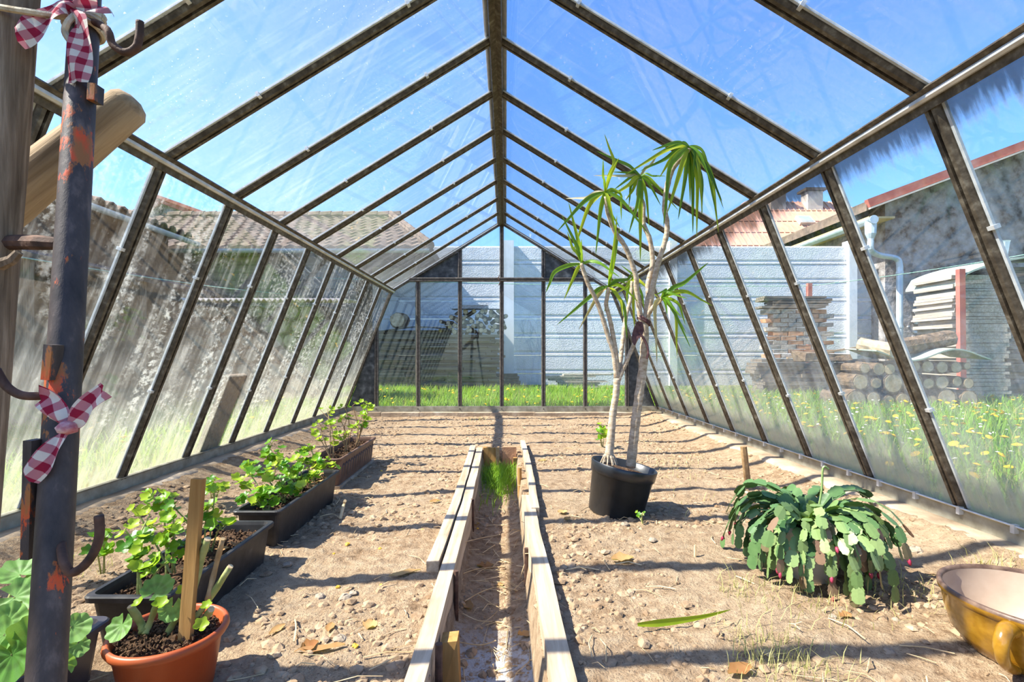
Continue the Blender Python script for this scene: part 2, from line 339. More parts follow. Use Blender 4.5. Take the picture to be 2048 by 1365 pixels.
M['leaf_p'] = m_leaf('sword_leaf_withered', (0.50, 0.34, 0.16), (0.66, 0.58, 0.40), 0.35, 0.7)
M['pel'] = m_leaf('ivy_leaf', (0.05, 0.20, 0.012), (0.20, 0.42, 0.02), 0.42, 0.35)
M['pel_y'] = m_leaf('ivy_leaf_young', (0.22, 0.42, 0.012), (0.50, 0.62, 0.06), 0.5, 0.4)
M['zonal'] = m_leaf('zonal_leaf', (0.10, 0.28, 0.045), (0.26, 0.46, 0.13), 0.4, 0.55, rib=(0.05, 0.07, 0.03))
M['cact'] = m_leaf('cactus_green', (0.055, 0.13, 0.045), (0.14, 0.25, 0.09), 0.22, 0.38)
M['cact_l'] = m_leaf('cactus_light', (0.17, 0.28, 0.09), (0.34, 0.45, 0.18), 0.3, 0.38)
M['cact_r'] = m_leaf('cactus_flushed', (0.20, 0.17, 0.08), (0.34, 0.19, 0.14), 0.25, 0.4)
M['bud'] = m_leaf('cactus_bud', (0.42, 0.02, 0.07), (0.55, 0.08, 0.16), 0.3, 0.4)
M['stem'] = m_noise('dracaena_stem', [(0.3, (0.30, 0.22, 0.14)), (0.55, (0.50, 0.40, 0.29)), (0.8, (0.68, 0.60, 0.48))], 30, 0.9, 0.5, 0.004, sc3=(1, 1, 2.5))
M['gstem'] = m_noise('green_stem', [(0.3, (0.20, 0.24, 0.06)), (0.7, (0.42, 0.42, 0.17))], 25, 0.7, 0.3)
M['bstem'] = m_noise('woody_stem', [(0.3, (0.22, 0.12, 0.05)), (0.7, (0.45, 0.32, 0.17))], 25, 0.8, 0.3)
M['knot'] = m_noise('knotted_gingham', [(0.3, (0.36, 0.06, 0.09)), (0.5, (0.5, 0.24, 0.26)), (0.7, (0.66, 0.58, 0.52))], 70, 0.95, 0.4)
M['maroon'] = m_noise('maroon_cloth', [(0.3, (0.07, 0.03, 0.035)), (0.7, (0.16, 0.085, 0.08))], 60, 0.95, 0.4)
M['grass'] = m_leaf('grass_blade', (0.10, 0.26, 0.015), (0.26, 0.46, 0.035), 0.45, 0.6, 3)
M['drygrass'] = m_leaf('dry_grass', (0.38, 0.36, 0.10), (0.58, 0.52, 0.22), 0.4, 0.7, 3)
M['flower'] = m_leaf('yellow_flower', (0.85, 0.50, 0.01), (0.90, 0.62, 0.01), 0.3, 0.7)
M['daisy'] = m_leaf('white_flower', (0.80, 0.80, 0.76), (0.85, 0.85, 0.82), 0.3, 0.7)
M['meadow'] = m_noise('meadow_ground', [(0.3, (0.07, 0.10, 0.022)), (0.6, (0.15, 0.19, 0.045)), (0.8, (0.26, 0.23, 0.10))], 3, 1.0, 0.6, 0.02)
M['panel'] = m_noise('rough_concrete_panel', [(0.3, (0.60, 0.62, 0.64)), (0.7, (0.74, 0.75, 0.77))], 5, 0.95, 0.9, 0.02, bscale=42)
M['postw'] = m_noise('smooth_concrete', [(0.3, (0.72, 0.73, 0.73)), (0.7, (0.80, 0.81, 0.81))], 5, 0.9, 0.2)
M['plaster'] = m_noise('crumbling_plaster', [(0.32, (0.06, 0.05, 0.045)), (0.46, (0.24, 0.22, 0.21)), (0.7, (0.40, 0.38, 0.38))], 4, 0.95, 1.0, 0.03, bscale=9)
M['barnwall'] = m_noise('brown_render', [(0.3, (0.07, 0.045, 0.03)), (0.6, (0.16, 0.11, 0.075)), (0.8, (0.27, 0.20, 0.14))], 3, 0.95, 0.6, 0.02)
M['tile'] = m_noise('old_roof_tile', [(0.3, (0.09, 0.07, 0.055)), (0.6, (0.22, 0.16, 0.12)), (0.8, (0.30, 0.26, 0.17))], 5, 0.95, 0.5, 0.01)
M['board_b'] = m_wood('barn_board', (0.15, 0.11, 0.075), (0.27, 0.21, 0.15), (0.38, 0.31, 0.24), 'X', 3)
M['redtrim'] = m_noise('red_trim', [(0.3, (0.36, 0.10, 0.08)), (0.7, (0.50, 0.19, 0.14))], 4, 0.8, 0.2)
M['pinkroof'] = m_noise('salmon_sheet_roof', [(0.3, (0.56, 0.28, 0.19)), (0.7, (0.66, 0.37, 0.26))], 2, 0.6, 0.1)
M['chim'] = m_noise('chimney_render', [(0.3, (0.52, 0.44, 0.38)), (0.7, (0.66, 0.58, 0.50))], 4, 0.9, 0.3)
M['gutter'] = m_noise('pale_zinc', [(0.3, (0.42, 0.50, 0.56)), (0.7, (0.58, 0.66, 0.70))], 5, 0.45, 0.1, metal=0.3, spec=0.5)
M['soffit'] = m_noise('ochre_soffit', [(0.3, (0.50, 0.36, 0.18)), (0.7, (0.62, 0.46, 0.26))], 4, 0.8, 0.2)
M['sheet'] = m_noise('faded_green_sheet', [(0.3, (0.26, 0.33, 0.27)), (0.7, (0.44, 0.50, 0.42))], 5, 0.8, 0.2)
M['felt'] = m_noise('roofing_felt', [(0.3, (0.035, 0.035, 0.035)), (0.7, (0.12, 0.115, 0.11))], 10, 0.9, 0.4)
M['wire'] = m_noise('green_wire', [(0.3, (0.12, 0.30, 0.22)), (0.7, (0.40, 0.55, 0.45))], 30, 0.5, 0.1)
M['skyl'] = m_noise('roof_window', [(0.3, (0.25, 0.32, 0.36)), (0.7, (0.40, 0.46, 0.50))], 3, 0.2, 0.0, spec=0.6)

# ================================================================== THE GREENHOUSE
p = 0.55; XC = -0.056
BH, EH = 2.069, 1.452                    # half widths at base and eave
ZB, ZE, ZR = 0.12, 1.668, 2.562
Y0, Y1 = -2 * p, 12 * p
XL, XR = XC - BH, XC + BH; XEL, XER = XC - EH, XC + EH

# ---- soil
TX0, TX1, TY1, TZ = -0.200, 0.098, 4.22, -0.16
def fb(x, y, s, sd): return noise.noise(Vector((x * s, y * s, sd)))
def soil_h(x, y):
    if TX0 < x < TX1 and y < TY1:
        return TZ + 0.012 * fb(x, y, 4, 3) + 0.006 * fb(x, y, 16, 5) + 0.05 * max(0, 1 - (TY1 - y) / 0.5) + 0.03 * abs((x - (TX0 + TX1) / 2) / 0.15) ** 3
    h = 0.016 * fb(x, y, 2.3, 1.5) + 0.011 * fb(x, y, 7, 2.5) + 0.014 * abs(fb(x, y, 17, 7.7)) + 0.006 * fb(x, y, 40, 9)
    e = max(0, abs(x - XC) - 1.62); h += 0.06 * min(e / 0.3, 1) ** 2
    h += 0.03 * max(0, (y - 5.9) / 0.7)
    return h
gx = np.unique(np.concatenate([np.linspace(XL + 0.1, TX0 - 0.004, 88), np.linspace(TX0, TX1, 16), np.linspace(TX1 + 0.004, XR - 0.1, 88)]))
gy = np.concatenate([np.linspace(-1.1, 0.7, 30), np.linspace(0.72, 2.8, 130), np.linspace(2.82, 6.62, 130)])
V = [(x, y, soil_h(x, y)) for y in gy for x in gx]; nx = len(gx)
Fc = [(j * nx + i, j * nx + i + 1, (j + 1) * nx + i + 1, (j + 1) * nx + i) for j in range(len(gy) - 1) for i in range(nx - 1)]
o = bpy.data.objects.new('floor', mesh('floor', V, Fc, M['soil'], True)); C.objects.link(o)
tag(o, 'dry crumbly bare soil floor with a sunken trench down the middle', 'soil', kind='structure')

# ---- concrete curbs
def curb(name, x0, x1, label):
    ys = np.linspace(Y0, Y1 + 0.06, 150); V = []; s = 1 if x1 > x0 else -1
    for y in ys:
        a = 0.025 * noise.noise(Vector((x1, y * 2.5, 1))) + 0.012 * noise.noise(Vector((x1, y * 9, 4)))
        b = 0.012 * noise.noise(Vector((x0, y * 6, 9)))
        V += [(x0, y, -0.15), (x0, y, 0.075), (x1 - s * 0.05, y, 0.075 + b), (x1 - s * 0.015 + a, y, 0.06 + b), (x1 + a + s * 0.012, y, -0.02), (x1 + a + s * 0.02, y, -0.15)]
    k = 6; Fc = [(j * k + i, j * k + i + 1, (j + 1) * k + i + 1, (j + 1) * k + i) if s < 0 else (j * k + i, (j + 1) * k + i, (j + 1) * k + i + 1, j * k + i + 1) for j in range(len(ys) - 1) for i in range(k - 1)]
    o = ob(name, (V, Fc), M['concrete'], smooth=True); tag(o, label, 'curb', kind='structure'); return o
curb('baseboard_left', XL - 0.08, XL + 0.15, 'rough concrete curb along the soil behind the planter boxes')
curb('baseboard_right', XR + 0.08, XR - 0.17, 'rough concrete curb along the soil behind the drooping cactus')
Vb, Fb = join(*[jbox(XL + i * 0.5, XL + i * 0.5 + 0.497, Y1 - 0.13, Y1 + 0.09, -0.1, 0.072, 0.005) for i in range(9) if XL + i * 0.5 + 0.4 < XR + 0.2])
tag(ob('baseboard_back', (Vb, Fb), M['concrete']), 'low concrete curb under the glazed end wall', 'curb', kind='structure')

# ---- glazing
BAR = [(-0.027, -0.010), (0.027, -0.010), (0.027, 0.005), (0.020, 0.017), (0.0055, 0.017), (0.0055, 0.000), (-0.0055, 0.000), (-0.0055, 0.017), (-0.020, 0.017), (-0.027, 0.005)]
def bar_mesh(name, L, m, prof=BAR):
    V, Fc = prism(prof, (0, 0, 0), (0, L, 0), (1, 0, 0), (0, 0, 1))
    Fc = Fc[:-2]
    a, b = len(prof), 0
    Fc += [(0, 9, 8, 3, 2, 1)[::-1], tuple(i + a for i in (0, 9, 8, 3, 2, 1))]
    return mesh(name, V, Fc, m)
def pane_mesh(name, wd, L, m, th=0.004, off=-0.004):
    V, Fc = box(-wd / 2, wd / 2, 0.004, L - 0.004, off - th / 2, off + th / 2); return mesh(name, V, Fc, m)
clip_me = mesh('glazing_clip', *box(-0.012, 0.012, -0.007, 0.007, -0.012, 0.010), M['zinc'])
def glazed(root, A, B, sgn, glass, nm):
    A, B = Vector(A), Vector(B); L = (B - A).length; v = (B - A) / L; u = Vector((0, sgn, 0)); nn = u.cross(v)
    bm_ = bar_mesh('glazing_bar_' + nm, L, M['steel']); pm = pane_mesh('pane_' + nm, p - 0.022, L, glass)
    V, Fc = box(-0.005, 0.005, 0.03, L - 0.03, -0.010, -0.001); sm = mesh('glint_strip_' + nm, V, Fc, M['strip'])
    for k in range(-2, 13):
        y = k * p
        inst('glazing_bar', bm_, root, frame(A + Vector((0, y, 0)), u, v, nn))
        inst('glint_strip', sm, root, frame(A + Vector((0, y - 0.033, 0)), u, v, nn))  # added light strip painting the bright sky reflection beside each bar
        if 2 < k < 12:
            for q in (0.3, 0.72):
                t = q + random.uniform(-0.03, 0.03)
                inst('glazing_clip', clip_me, root, frame(A + Vector((0, y - 0.037, 0)) + v * (L * t), u, v, nn))
        if k < 12: inst('pane', pm, root, frame(A + Vector((0, y + p / 2, 0)), u, v, nn))
    return L, v, nn
wl = empty('wall_left', (XL, 3, 0), 'inward sloping glazed greenhouse side wall behind the planter boxes', 'wall', kind='structure')
wr = empty('wall_right', (XR, 3, 0), 'inward sloping glazed greenhouse side wall behind the drooping cactus', 'wall', kind='structure')
ce = empty('ceiling', (XC, 3, ZE), 'pitched glass greenhouse roof on thin steel bars', 'roof', kind='structure')
glazed(wl, (XL, 0, ZB), (XEL, 0, ZE), 1, M['glass_l'], 'l')
glazed(wr, (XR, 0, ZB), (XER, 0, ZE), -1, M['glass_r'], 'r')
glazed(ce, (XEL, 0, ZE), (XC, 0, ZR), 1, M['roofglass'], 'rl')
glazed(ce, (XER, 0, ZE), (XC, 0, ZR), -1, M['roofglass'], 'rr')
for s, root, x in ((1, wl, XL), (-1, wr, XR)):
    # base rail: angle with a small upstand, the eave rails
    ob('base_rail', prism([(-0.02, 0), (0.022, 0), (0.022, 0.06), (0.03, 0.066), (0.03, 0.07), (-0.005, 0.07)], (x, Y0, 0.072), (x, Y1, 0.072), (s, 0, 0), (0, 0, 1)), M['rail'], root)
    xe = XEL if s > 0 else XER
    wv = Vector((s * 0.617, 0, 1.548)).normalized(); rv = Vector((s * 1.452, 0, 0.894)).normalized()
    wn = Vector((s * 1.548, 0, -0.617)).normalized(); rn = Vector((s * 0.894, 0, -1.452)).normalized()
    a = Vector((xe, Y0, ZE)); b = Vector((xe, Y1 + 0.03, ZE))
    ob('eave_flange', prism([(-0.044, 0.012), (-0.004, 0.012), (-0.004, 0.03), (-0.012, 0.022), (-0.044, 0.022)], a, b, wv, wn), M['steel'], root)
    ob('eave_flange', prism([(0.004, 0.012), (0.044, 0.012), (0.044, 0.022), (0.012, 0.022), (0.004, 0.03)], a, b, rv, rn), M['steel'], ce)
    cc = Vector((s, 0, -0.55)).normalized(); cu = Vector((s * 0.55, 0, 1)).normalized()
    ob('eave_channel', prism([(-0.016, 0.015), (-0.010, 0.034), (0.0, 0.040), (0.010, 0.034), (0.016, 0.015)], a, b, cu, cc), M['zinc'], ce)
for s in (1, -1):
    rv = Vector((-s * 1.452, 0, -0.894)).normalized(); rn = Vector((s * 0.894, 0, -1.452)).normalized()
    ob('ridge_flange', prism([(0.004, 0.0), (0.05, 0.012), (0.05, 0.024), (0.012, 0.024), (0.004, 0.04)], (XC, Y0, ZR), (XC, Y1, ZR), rv, rn), M['steel'], ce)
ob('ridge_cap', prism([(-0.06, -0.03), (0, 0.006), (0.06, -0.03), (0.06, -0.02), (0, 0.018), (-0.06, -0.02)], (XC, Y0, ZR + 0.012), (XC, Y1, ZR + 0.012), (1, 0, 0), (0, 0, 1)), M['zinc'], ce)
# right base rail wire and little brackets
ob('rail_wire', tube([(XR - 0.035, y, 0.146) for y in np.linspace(0.5, Y1 - 0.1, 14)], 0.004, 6), M['zinc'], wr)
for k in range(24):
    y = 1.0 + k * 0.235; ob('rail_clip', box(XR - 0.042, XR - 0.02, y, y + 0.016, 0.118, 0.152), M['zinc'], wr)

# ---- glazed end wall
wb = empty('wall_back', (XC, Y1, 0), 'glazed greenhouse end wall with steel mullions and a crossbar', 'wall', kind='structure')
ob('bottom_rail', box(XL + 0.02, XR - 0.02, Y1 - 0.03, Y1 + 0.01, 0.072, 0.145), M['rail'], wb)
ZX = 1.812
def wall_x(z): return BH + (EH - BH) * (z - ZB) / (ZE - ZB) if z < ZE else EH * (ZR - z) / (ZR - ZE)
def top_z(dx):
    return ZR - (ZR - ZE) * abs(dx) / EH if abs(dx) < EH else ZE - (abs(dx) - EH) / (BH - EH) * (ZE - ZB)
for k in range(-3, 4):
    zt = top_z(k * p) - 0.01 if abs(k) <= 1 or abs(k) == 3 else ZX
    L = zt - 0.14
    inst('mullion', bar_mesh('mullion', L, M['steel_dark']), wb, frame(Vector((XC + k * p, Y1 - 0.01, 0.14)), Vector((1, 0, 0)), Vector((0, 0, 1)), Vector((0, -1, 0))))
ob('crossbar', prism(BAR, (XC - wall_x(ZX) + 0.0, Y1 - 0.028, ZX), (XC + wall_x(ZX) - 0.0, Y1 - 0.028, ZX), (0, 0, 1), (0, -1, 0)), M['steel_dark'], wb)
def flat(poly, m, name, y, th=0.004):                 # polygon (x,z) in the end wall plane
    k = len(poly); V = [(XC + x, y, z) for x, z in poly] + [(XC + x, y + th, z) for x, z in poly]
    Fc = [tuple(range(k)), tuple(range(2 * k - 1, k - 1, -1))] + [(i, k + i, k + (i + 1) % k, (i + 1) % k) for i in range(k)]
    c0 = Vector((XC + sum(x for x, z in poly) / k, y, min(z for x, z in poly)))
    me = mesh(name, [((v[0] - c0.x), v[2] - c0.z, v[1] - c0.y) for v in V], [f[::-1] for f in Fc], m)
    inst(name, me, wb, frame(c0, Vector((1, 0, 0)), Vector((0, 0, 1)), Vector((0, 1, 0))))
g = 0.012
for s in (1, -1):
    for i in range(3):
        a, b = s * (i * p + g), s * ((i + 1) * p - g)
        zt = ZX - 0.01
        if abs(b) > wall_x(zt):
            xk = wall_x(zt) - 0.02
            poly = [(a, 0.145), (b, 0.145), (b, top_z(b) - 0.03), (s * (EH - 0.03), ZE - 0.01), (s * xk, zt), (a, zt)]
        else: poly = [(a, 0.145), (b, 0.145), (b, zt), (a, zt)]
        flat(poly, M['glass_b'], 'pane', Y1 - 0.008)
    a, b = s * g, s * (p - g)
    flat([(a, ZX + 0.01), (b, ZX + 0.01), (b, top_z(b) - 0.03), (a, top_z(a) - 0.03)], M['glass_b'], 'pane', Y1 - 0.008)
    a = s * (p + g); xk = s * (wall_x(ZX) - 0.03)
    flat([(a, ZX + 0.01), (xk, ZX + 0.01), (a, top_z(a) - 0.03)], M['grime'], 'gable_panel', Y1 - 0.008)
    a = s * (3 * p + g); zz = top_z(a) - 0.03
    flat([(a, 0.145), (s * (BH - 0.05), 0.145), (a, zz)], M['grime'], 'corner_panel', Y1 - 0.008)
    ob('end_rafter', beam((XC + s * EH, Y1 - 0.02, ZE), (XC, Y1 - 0.02, ZR), 0.03, 0.045), M['steel'], wb)
    ob('end_post', beam((XC + s * BH, Y1 - 0.02, 0.09), (XC + s * EH, Y1 - 0.02, ZE), 0.03, 0.045, (0, 1, 0)), M['steel'], wb)
for k in range(-3, 4):
    ob('bolt', tube([(XC + k * p, Y1 - 0.03, 0.11), (XC + k * p, Y1 - 0.038, 0.11)], 0.009, 6), M['steel_dark'], wb)
ob('wire_twist', tube(smoothpath([(XC - 0.03, Y1 - 0.06, 1.86), (XC - 0.045, Y1 - 0.065, 1.82), (XC - 0.02, Y1 - 0.07, 1.78), (XC - 0.04, Y1 - 0.065, 1.73)]), 0.006, 6), M['rust'], wb)

# ================================================================== OUTSIDE SETTING
def mead_h(x, y): return 0.06 + 0.018 * max(0, y - 6.6) * 1.3 + 0.02 * fb(x, y, 0.7, 3)
mx = np.linspace(-24, 26, 90); my = np.linspace(-6, 26, 70)
V = []; 
for y in my:
    for x in mx:
        inside = XL - 0.1 < x < XR + 0.1 and y < Y1 + 0.05
        V.append((x, y, mead_h(x, y) if not inside else -0.4))
k = len(mx); Fc = [(j * k + i, j * k + i + 1, (j + 1) * k + i + 1, (j + 1) * k + i) for j in range(len(my) - 1) for i in range(k - 1)]
# keep the greenhouse footprint open
def keep(f):
    c = np.mean([V[i] for i in f], axis=0); return not (XL - 0.3 < c[0] < XR + 0.3 and c[1] < Y1 + 0.25)
o = bpy.data.objects.new('ground', mesh('ground', V, [f for f in Fc if keep(f)], M['meadow'], True)); C.objects.link(o)
tag(o, 'grassy garden ground around the greenhouse', 'ground', kind='structure')
x0, x1, y1 = XL - 0.9, XR + 0.9, Y1 + 0.75
border = join(box(x0, XL - 0.02, -5, y1, -0.2, 0.055), box(XR + 0.02, x1, -5, y1, -0.2, 0.055), box(XL - 0.02, XR + 0.02, Y1 + 0.02, y1, -0.2, 0.055))
tag(ob('ground_border', border, M['meadow']), 'strip of earth along the outside of the greenhouse foot', 'ground', kind='structure')

# grass and flowers
def blades(name, pts, hmin, hmax, wd, m, label, cat, lean=0.5):
    pts = np.array(pts); k = len(pts)
    h = RNG.uniform(hmin, hmax, k); a = RNG.uniform(0, 2 * np.pi, k); ln = RNG.uniform(0.1, lean, k) * h; wv = RNG.uniform(0.6, 1.2, k) * wd
    dx, dy = np.cos(a), np.sin(a); sx_, sy_ = -dy, dx
    V = np.zeros((k, 5, 3))
    V[:, 0] = pts + np.stack([sx_ * wv, sy_ * wv, 0 * h - 0.01], 1); V[:, 1] = pts - np.stack([sx_ * wv, sy_ * wv, 0 * h + 0.01], 1)
    md = pts + np.stack([dx * ln * 0.35, dy * ln * 0.35, h * 0.6], 1)
    V[:, 2] = md - np.stack([sx_ * wv * 0.8, sy_ * wv * 0.8, 0 * h], 1); V[:, 3] = md + np.stack([sx_ * wv * 0.8, sy_ * wv * 0.8, 0 * h], 1)
    V[:, 4] = pts + np.stack([dx * ln, dy * ln, h], 1)
    V = V.reshape(-1, 3); b = np.arange(k) * 5
    me = bpy.data.meshes.new(name); F4 = np.stack([b, b + 1, b + 2, b + 3], 1).tolist() + np.stack([b + 3, b + 2, b + 4], 1).tolist()
    me.from_pydata(V.tolist(), [], F4); me.materials.append(m); me.update()
    o = bpy.data.objects.new(name, me); C.objects.link(o); return tag(o, label, cat, kind='stuff')
def area(n_, x0, x1, y0, y1):
    out = []
    while len(out) < n_:
        x, y = random.uniform(x0, x1), random.uniform(y0, y1)
        if XL - 0.1 < x < XR + 0.1 and y < Y1 + 0.06: continue
        if random.random() > 0.55 + 0.6 * fb(x, y, 1.3, 8): continue
        out.append((x, y, mead_h(x, y)))
    return out
pts = area(16000, -3.2, 3.6, Y1 + 0.06, 9.6) + area(26000, XR + 0.16, 8.6, 1.6, 9.3) + area(12000, -4.7, XL - 0.1, 1.5, 9.4)
blades('grass', pts, 0.05, 0.17, 0.006, M['grass'], 'green meadow grass outside the glass', 'grass', 0.9)
blades('dry_grass', area(5000, XL - 2.5, XR + 5, 1.5, 9.4), 0.06, 0.22, 0.004, M['drygrass'], 'thin dry stalks among the meadow grass', 'grass', 0.9)
def flowers(name, pts, r, m, label):
    V = []; Fc = []
    for x, y, z in pts:
        h = random.uniform(0.06, 0.16); a = random.uniform(0, 6.28); t = Matrix.Translation((x, y, z + h)) @ Matrix.Rotation(random.uniform(0, 0.7), 4, (math.cos(a), math.sin(a), 0))
        rr = r * random.uniform(0.7, 1.2); b = len(V); V.append(t @ Vector((0, 0, rr * 0.45)))
        for j in range(8): V.append(t @ Vector((rr * math.cos(j * 0.785), rr * math.sin(j * 0.785), 0)))
        V.append(t @ Vector((0, 0, -rr * 0.5)))
        for j in range(8): Fc += [(b, b + 1 + j, b + 1 + (j + 1) % 8), (b + 9, b + 1 + (j + 1) % 8, b + 1 + j)]
    o = bpy.data.objects.new(name, mesh(name, V, Fc, m)); C.objects.link(o); return tag(o, label, 'flowers', kind='stuff')
flowers('dandelions', area(130, -2.6, 3.2, Y1 + 0.3, 8.8) + area(420, XR + 0.4, 7.5, 2.6, 8.0) + area(70, -4.6, XL - 0.3, 2, 7.2), 0.026, M['flower'], 'yellow dandelion heads dotted over the meadow')
flowers('daisies', area(300, XR + 0.5, 7, 3, 8), 0.014, M['daisy'], 'small white daisies dotted over the meadow')

# ---- concrete panel fence
FY = 11.0; PH = 0.40
fe = empty('concrete_fence', (2, FY, 0.1), 'pale rough concrete panel fence with upright posts beyond the end wall', 'fence')
def panel(x0, x1, z0, y=FY):
    h = PH - 0.006
    prof = [(0, 0), (0.05, 0), (0.05, 0.03), (0.03, 0.05), (0.03, 0.085), (0.045, 0.10), (0.045, h - 0.03), (0.03, h), (0, h)]
    ob('fence_panel', prism(prof, (x0, y, z0), (x1, y, z0), (0, -1, 0), (0, 0, 1)), M['panel'], fe)
posts = [(-2.90, 0.2), (-0.05, 0.22), (3.56, 0.16), (7.46, 0.17), (8.22, 0.17)]
for x, wd in posts:
    t = 3.32 if x < 8 else 3.1
    ob('fence_post', prism([(0, 0), (wd, 0), (wd, t - 0.12 if x > 8 else t), (0, t), ], (x, FY - 0.14, 0), (x, FY + 0.1, 0), (1, 0, 0), (0, 0, 1)), M['postw'], fe)
for i in range(4):
    xa = posts[i][0] + posts[i][1]; xb = posts[i + 1][0]
    for r in range(8):
        panel(xa, xb, 0.02 + r * PH, FY if i < 3 else FY + 0.2)

# ---- barn with tiled hip roof beyond the fence
bb = empty('boarded_barn', (-6, 9.4, 0.1), 'boarded barn with a mossy tiled hip roof beside the panel fence', 'building')
z = 0.1
while z < 2.74:
    ob('wall_board', jbox(-9.5, -2.92, 9.72, 9.75, z, z + 0.15, 0.002), M['board_b'], bb); z += 0.155
ob('wall', box(-9.5, -2.92, 9.74, 13.6, 0.1, 2.84), M['barnwall'], bb)
ob('canopy_post', box(-1.74, -1.66, 9.58, 9.66, 0.05, 2.80), M['wood_post'], bb)
ex0, ex1, ey0, ey1, ez = -9.9, -1.43, 9.43, 14.1, 2.84
rx0, rx1, ryy, rz = -8.0, -2.7, 11.75, 4.06
V = [(ex0, ey0, ez), (ex1, ey0, ez), (ex1, ey1, ez), (ex0, ey1, ez), (rx0, ryy, rz), (rx1, ryy, rz)]
rf = ob('roof', ([Vector(v) for v in V] + [Vector(v) - Vector((0, 0, 0.1)) for v in V[:4]], [(0, 1, 5, 4), (1, 2, 5), (2, 3, 4, 5), (3, 0, 4), (9, 8, 7, 6), (0, 6, 7, 1), (1, 7, 8, 2), (2, 8, 9, 3), (3, 9, 6, 0)]), M['tile'], bb)
nr = 11
for r in range(nr):                                    # courses of pantiles on the front slope and on the hip end
    t0, t1 = r / nr, (r + 1.25) / nr; t1 = min(t1, 1)
    for hip in (0, 1):
        if not hip:
            a0 = Vector((ex0 + (rx0 - ex0) * t0, ey0 + (ryy - ey0) * t0, ez + (rz - ez) * t0)); b0 = Vector((ex1 + (rx1 - ex1) * t0, a0.y, a0.z)); up = Vector((0, ryy - ey0, rz - ez)) * (t1 - t0)
        else:
            a0 = Vector((ex1 + (rx1 - ex1) * t0, ey0 + (ryy - ey0) * t0, ez + (rz - ez) * t0)); b0 = Vector((a0.x, ey1 + (ryy - ey1) * t0, a0.z)); up = Vector((rx1 - ex1, 0, rz - ez)) * (t1 - t0)
        ln = (b0 - a0).length; k = max(4, int(ln / 0.06)); V = []
        for i in range(k + 1):
            q = a0.lerp(b0, i / k); wv = 0.022 * (1 + math.sin(i * 1.57))
            V += [q + Vector((0, 0, 0.035 + wv)), q + up + Vector((0, 0, 0.008 + wv)), q + Vector((0, 0, 0.0))]
        ob('tile_course', (V, [(3 * i, 3 * i + 3, 3 * i + 4, 3 * i + 1) for i in range(k)] + [(3 * i + 2, 3 * i + 5, 3 * i + 3, 3 * i) for i in range(k)]), M['tile'], bb)
for i in range(24):
    x = rx0 + 0.1 + i * 0.27
    if x < rx1: ob('ridge_tile', tube([(x, ryy, rz + 0.03), (x + 0.3, ryy, rz + 0.05)], 0.11, 8), M['tile'], bb)
for i in range(10):
    a = Vector((ex1, ey0, ez)).lerp(Vector((rx1, ryy, rz)), i / 10); b = Vector((ex1, ey0, ez)).lerp(Vector((rx1, ryy, rz)), (i + 1.1) / 10)
    ob('hip_tile', tube([a + Vector((0, 0, 0.05)), b + Vector((0, 0, 0.07))], 0.09, 8), M['tile'], bb)
gp = [(0.07 * math.cos(a), 0.07 * math.sin(a)) for a in np.linspace(math.pi, 2 * math.pi, 9)] + [(0.06 * math.cos(a), 0.06 * math.sin(a)) for a in np.linspace(2 * math.pi, math.pi, 9)]
ob('gutter', prism(gp, (ex0, ey0 - 0.04, ez - 0.03), (ex1, ey0 - 0.04, ez - 0.03), (0, 1, 0), (0, 0, 1)), M['gutter'], bb)

# ---- long barn beside the greenhouse
ba = empty('rendered_barn', (-7.5, 6, 0.06), 'long brown rendered barn with scalloped tiled eaves', 'building')
ob('wall', box(-10.5, -6.15, -6, 9.1, 0.0, 3.0), M['barnwall'], ba)
ob('roof', prism([(0, 0), (0.35, 0.0), (-2.2, 0.5), (-4.75, 0.0), (-4.4, 0)], (-6.15, -6.2, 2.98), (-6.15, 9.28, 2.98), (1, 0, 0), (0, 0, 1)), M['tile'], ba)
tl = mesh('roof_tile', *xf(join(prism([(-0.10, 0), (-0.07, 0.05), (0, 0.075), (0.07, 0.05), (0.10, 0), (0.085, -0.01), (0.06, 0.03), (0, 0.055), (-0.06, 0.03), (-0.085, -0.01)], (0, 0, 0), (0, 0.4, 0), (1, 0, 0), (0, 0, 1))), Matrix.Identity(4)), M['tile'])
sl = math.atan2(0.5, 2.55)
for r in range(3):
    for k in range(45):
        y = -0.6 + k * 0.22
        if r and (k % 1): continue
        u = Vector((0, 1, 0)); v = Vector((-math.cos(sl), 0, math.sin(sl))); nn = u.cross(v)
        inst('roof_tile', tl, ba, frame(Vector((-5.76, y, 2.99)) + v * (0.34 * r), u, v, Vector((math.sin(sl), 0, math.cos(sl)))))
ob('gutter', prism(gp, (-5.72, -6, 2.90), (-5.72, 9.25, 2.90), (1, 0, 0), (0, 0, 1)), M['gutter'], ba)
ob('lean_to_roof', beam((-5.5, 3.2, 2.0), (-5.5, 8.6, 2.0), 1.5, 0.06, (0.25, 0, 1)), M['felt'], ba)
for y in (3.4, 5.0, 6.6, 8.4): ob('lean_to_post', box(-4.95, -4.83, y, y + 0.12, 0.0, 1.85), M['wood_post'], ba)
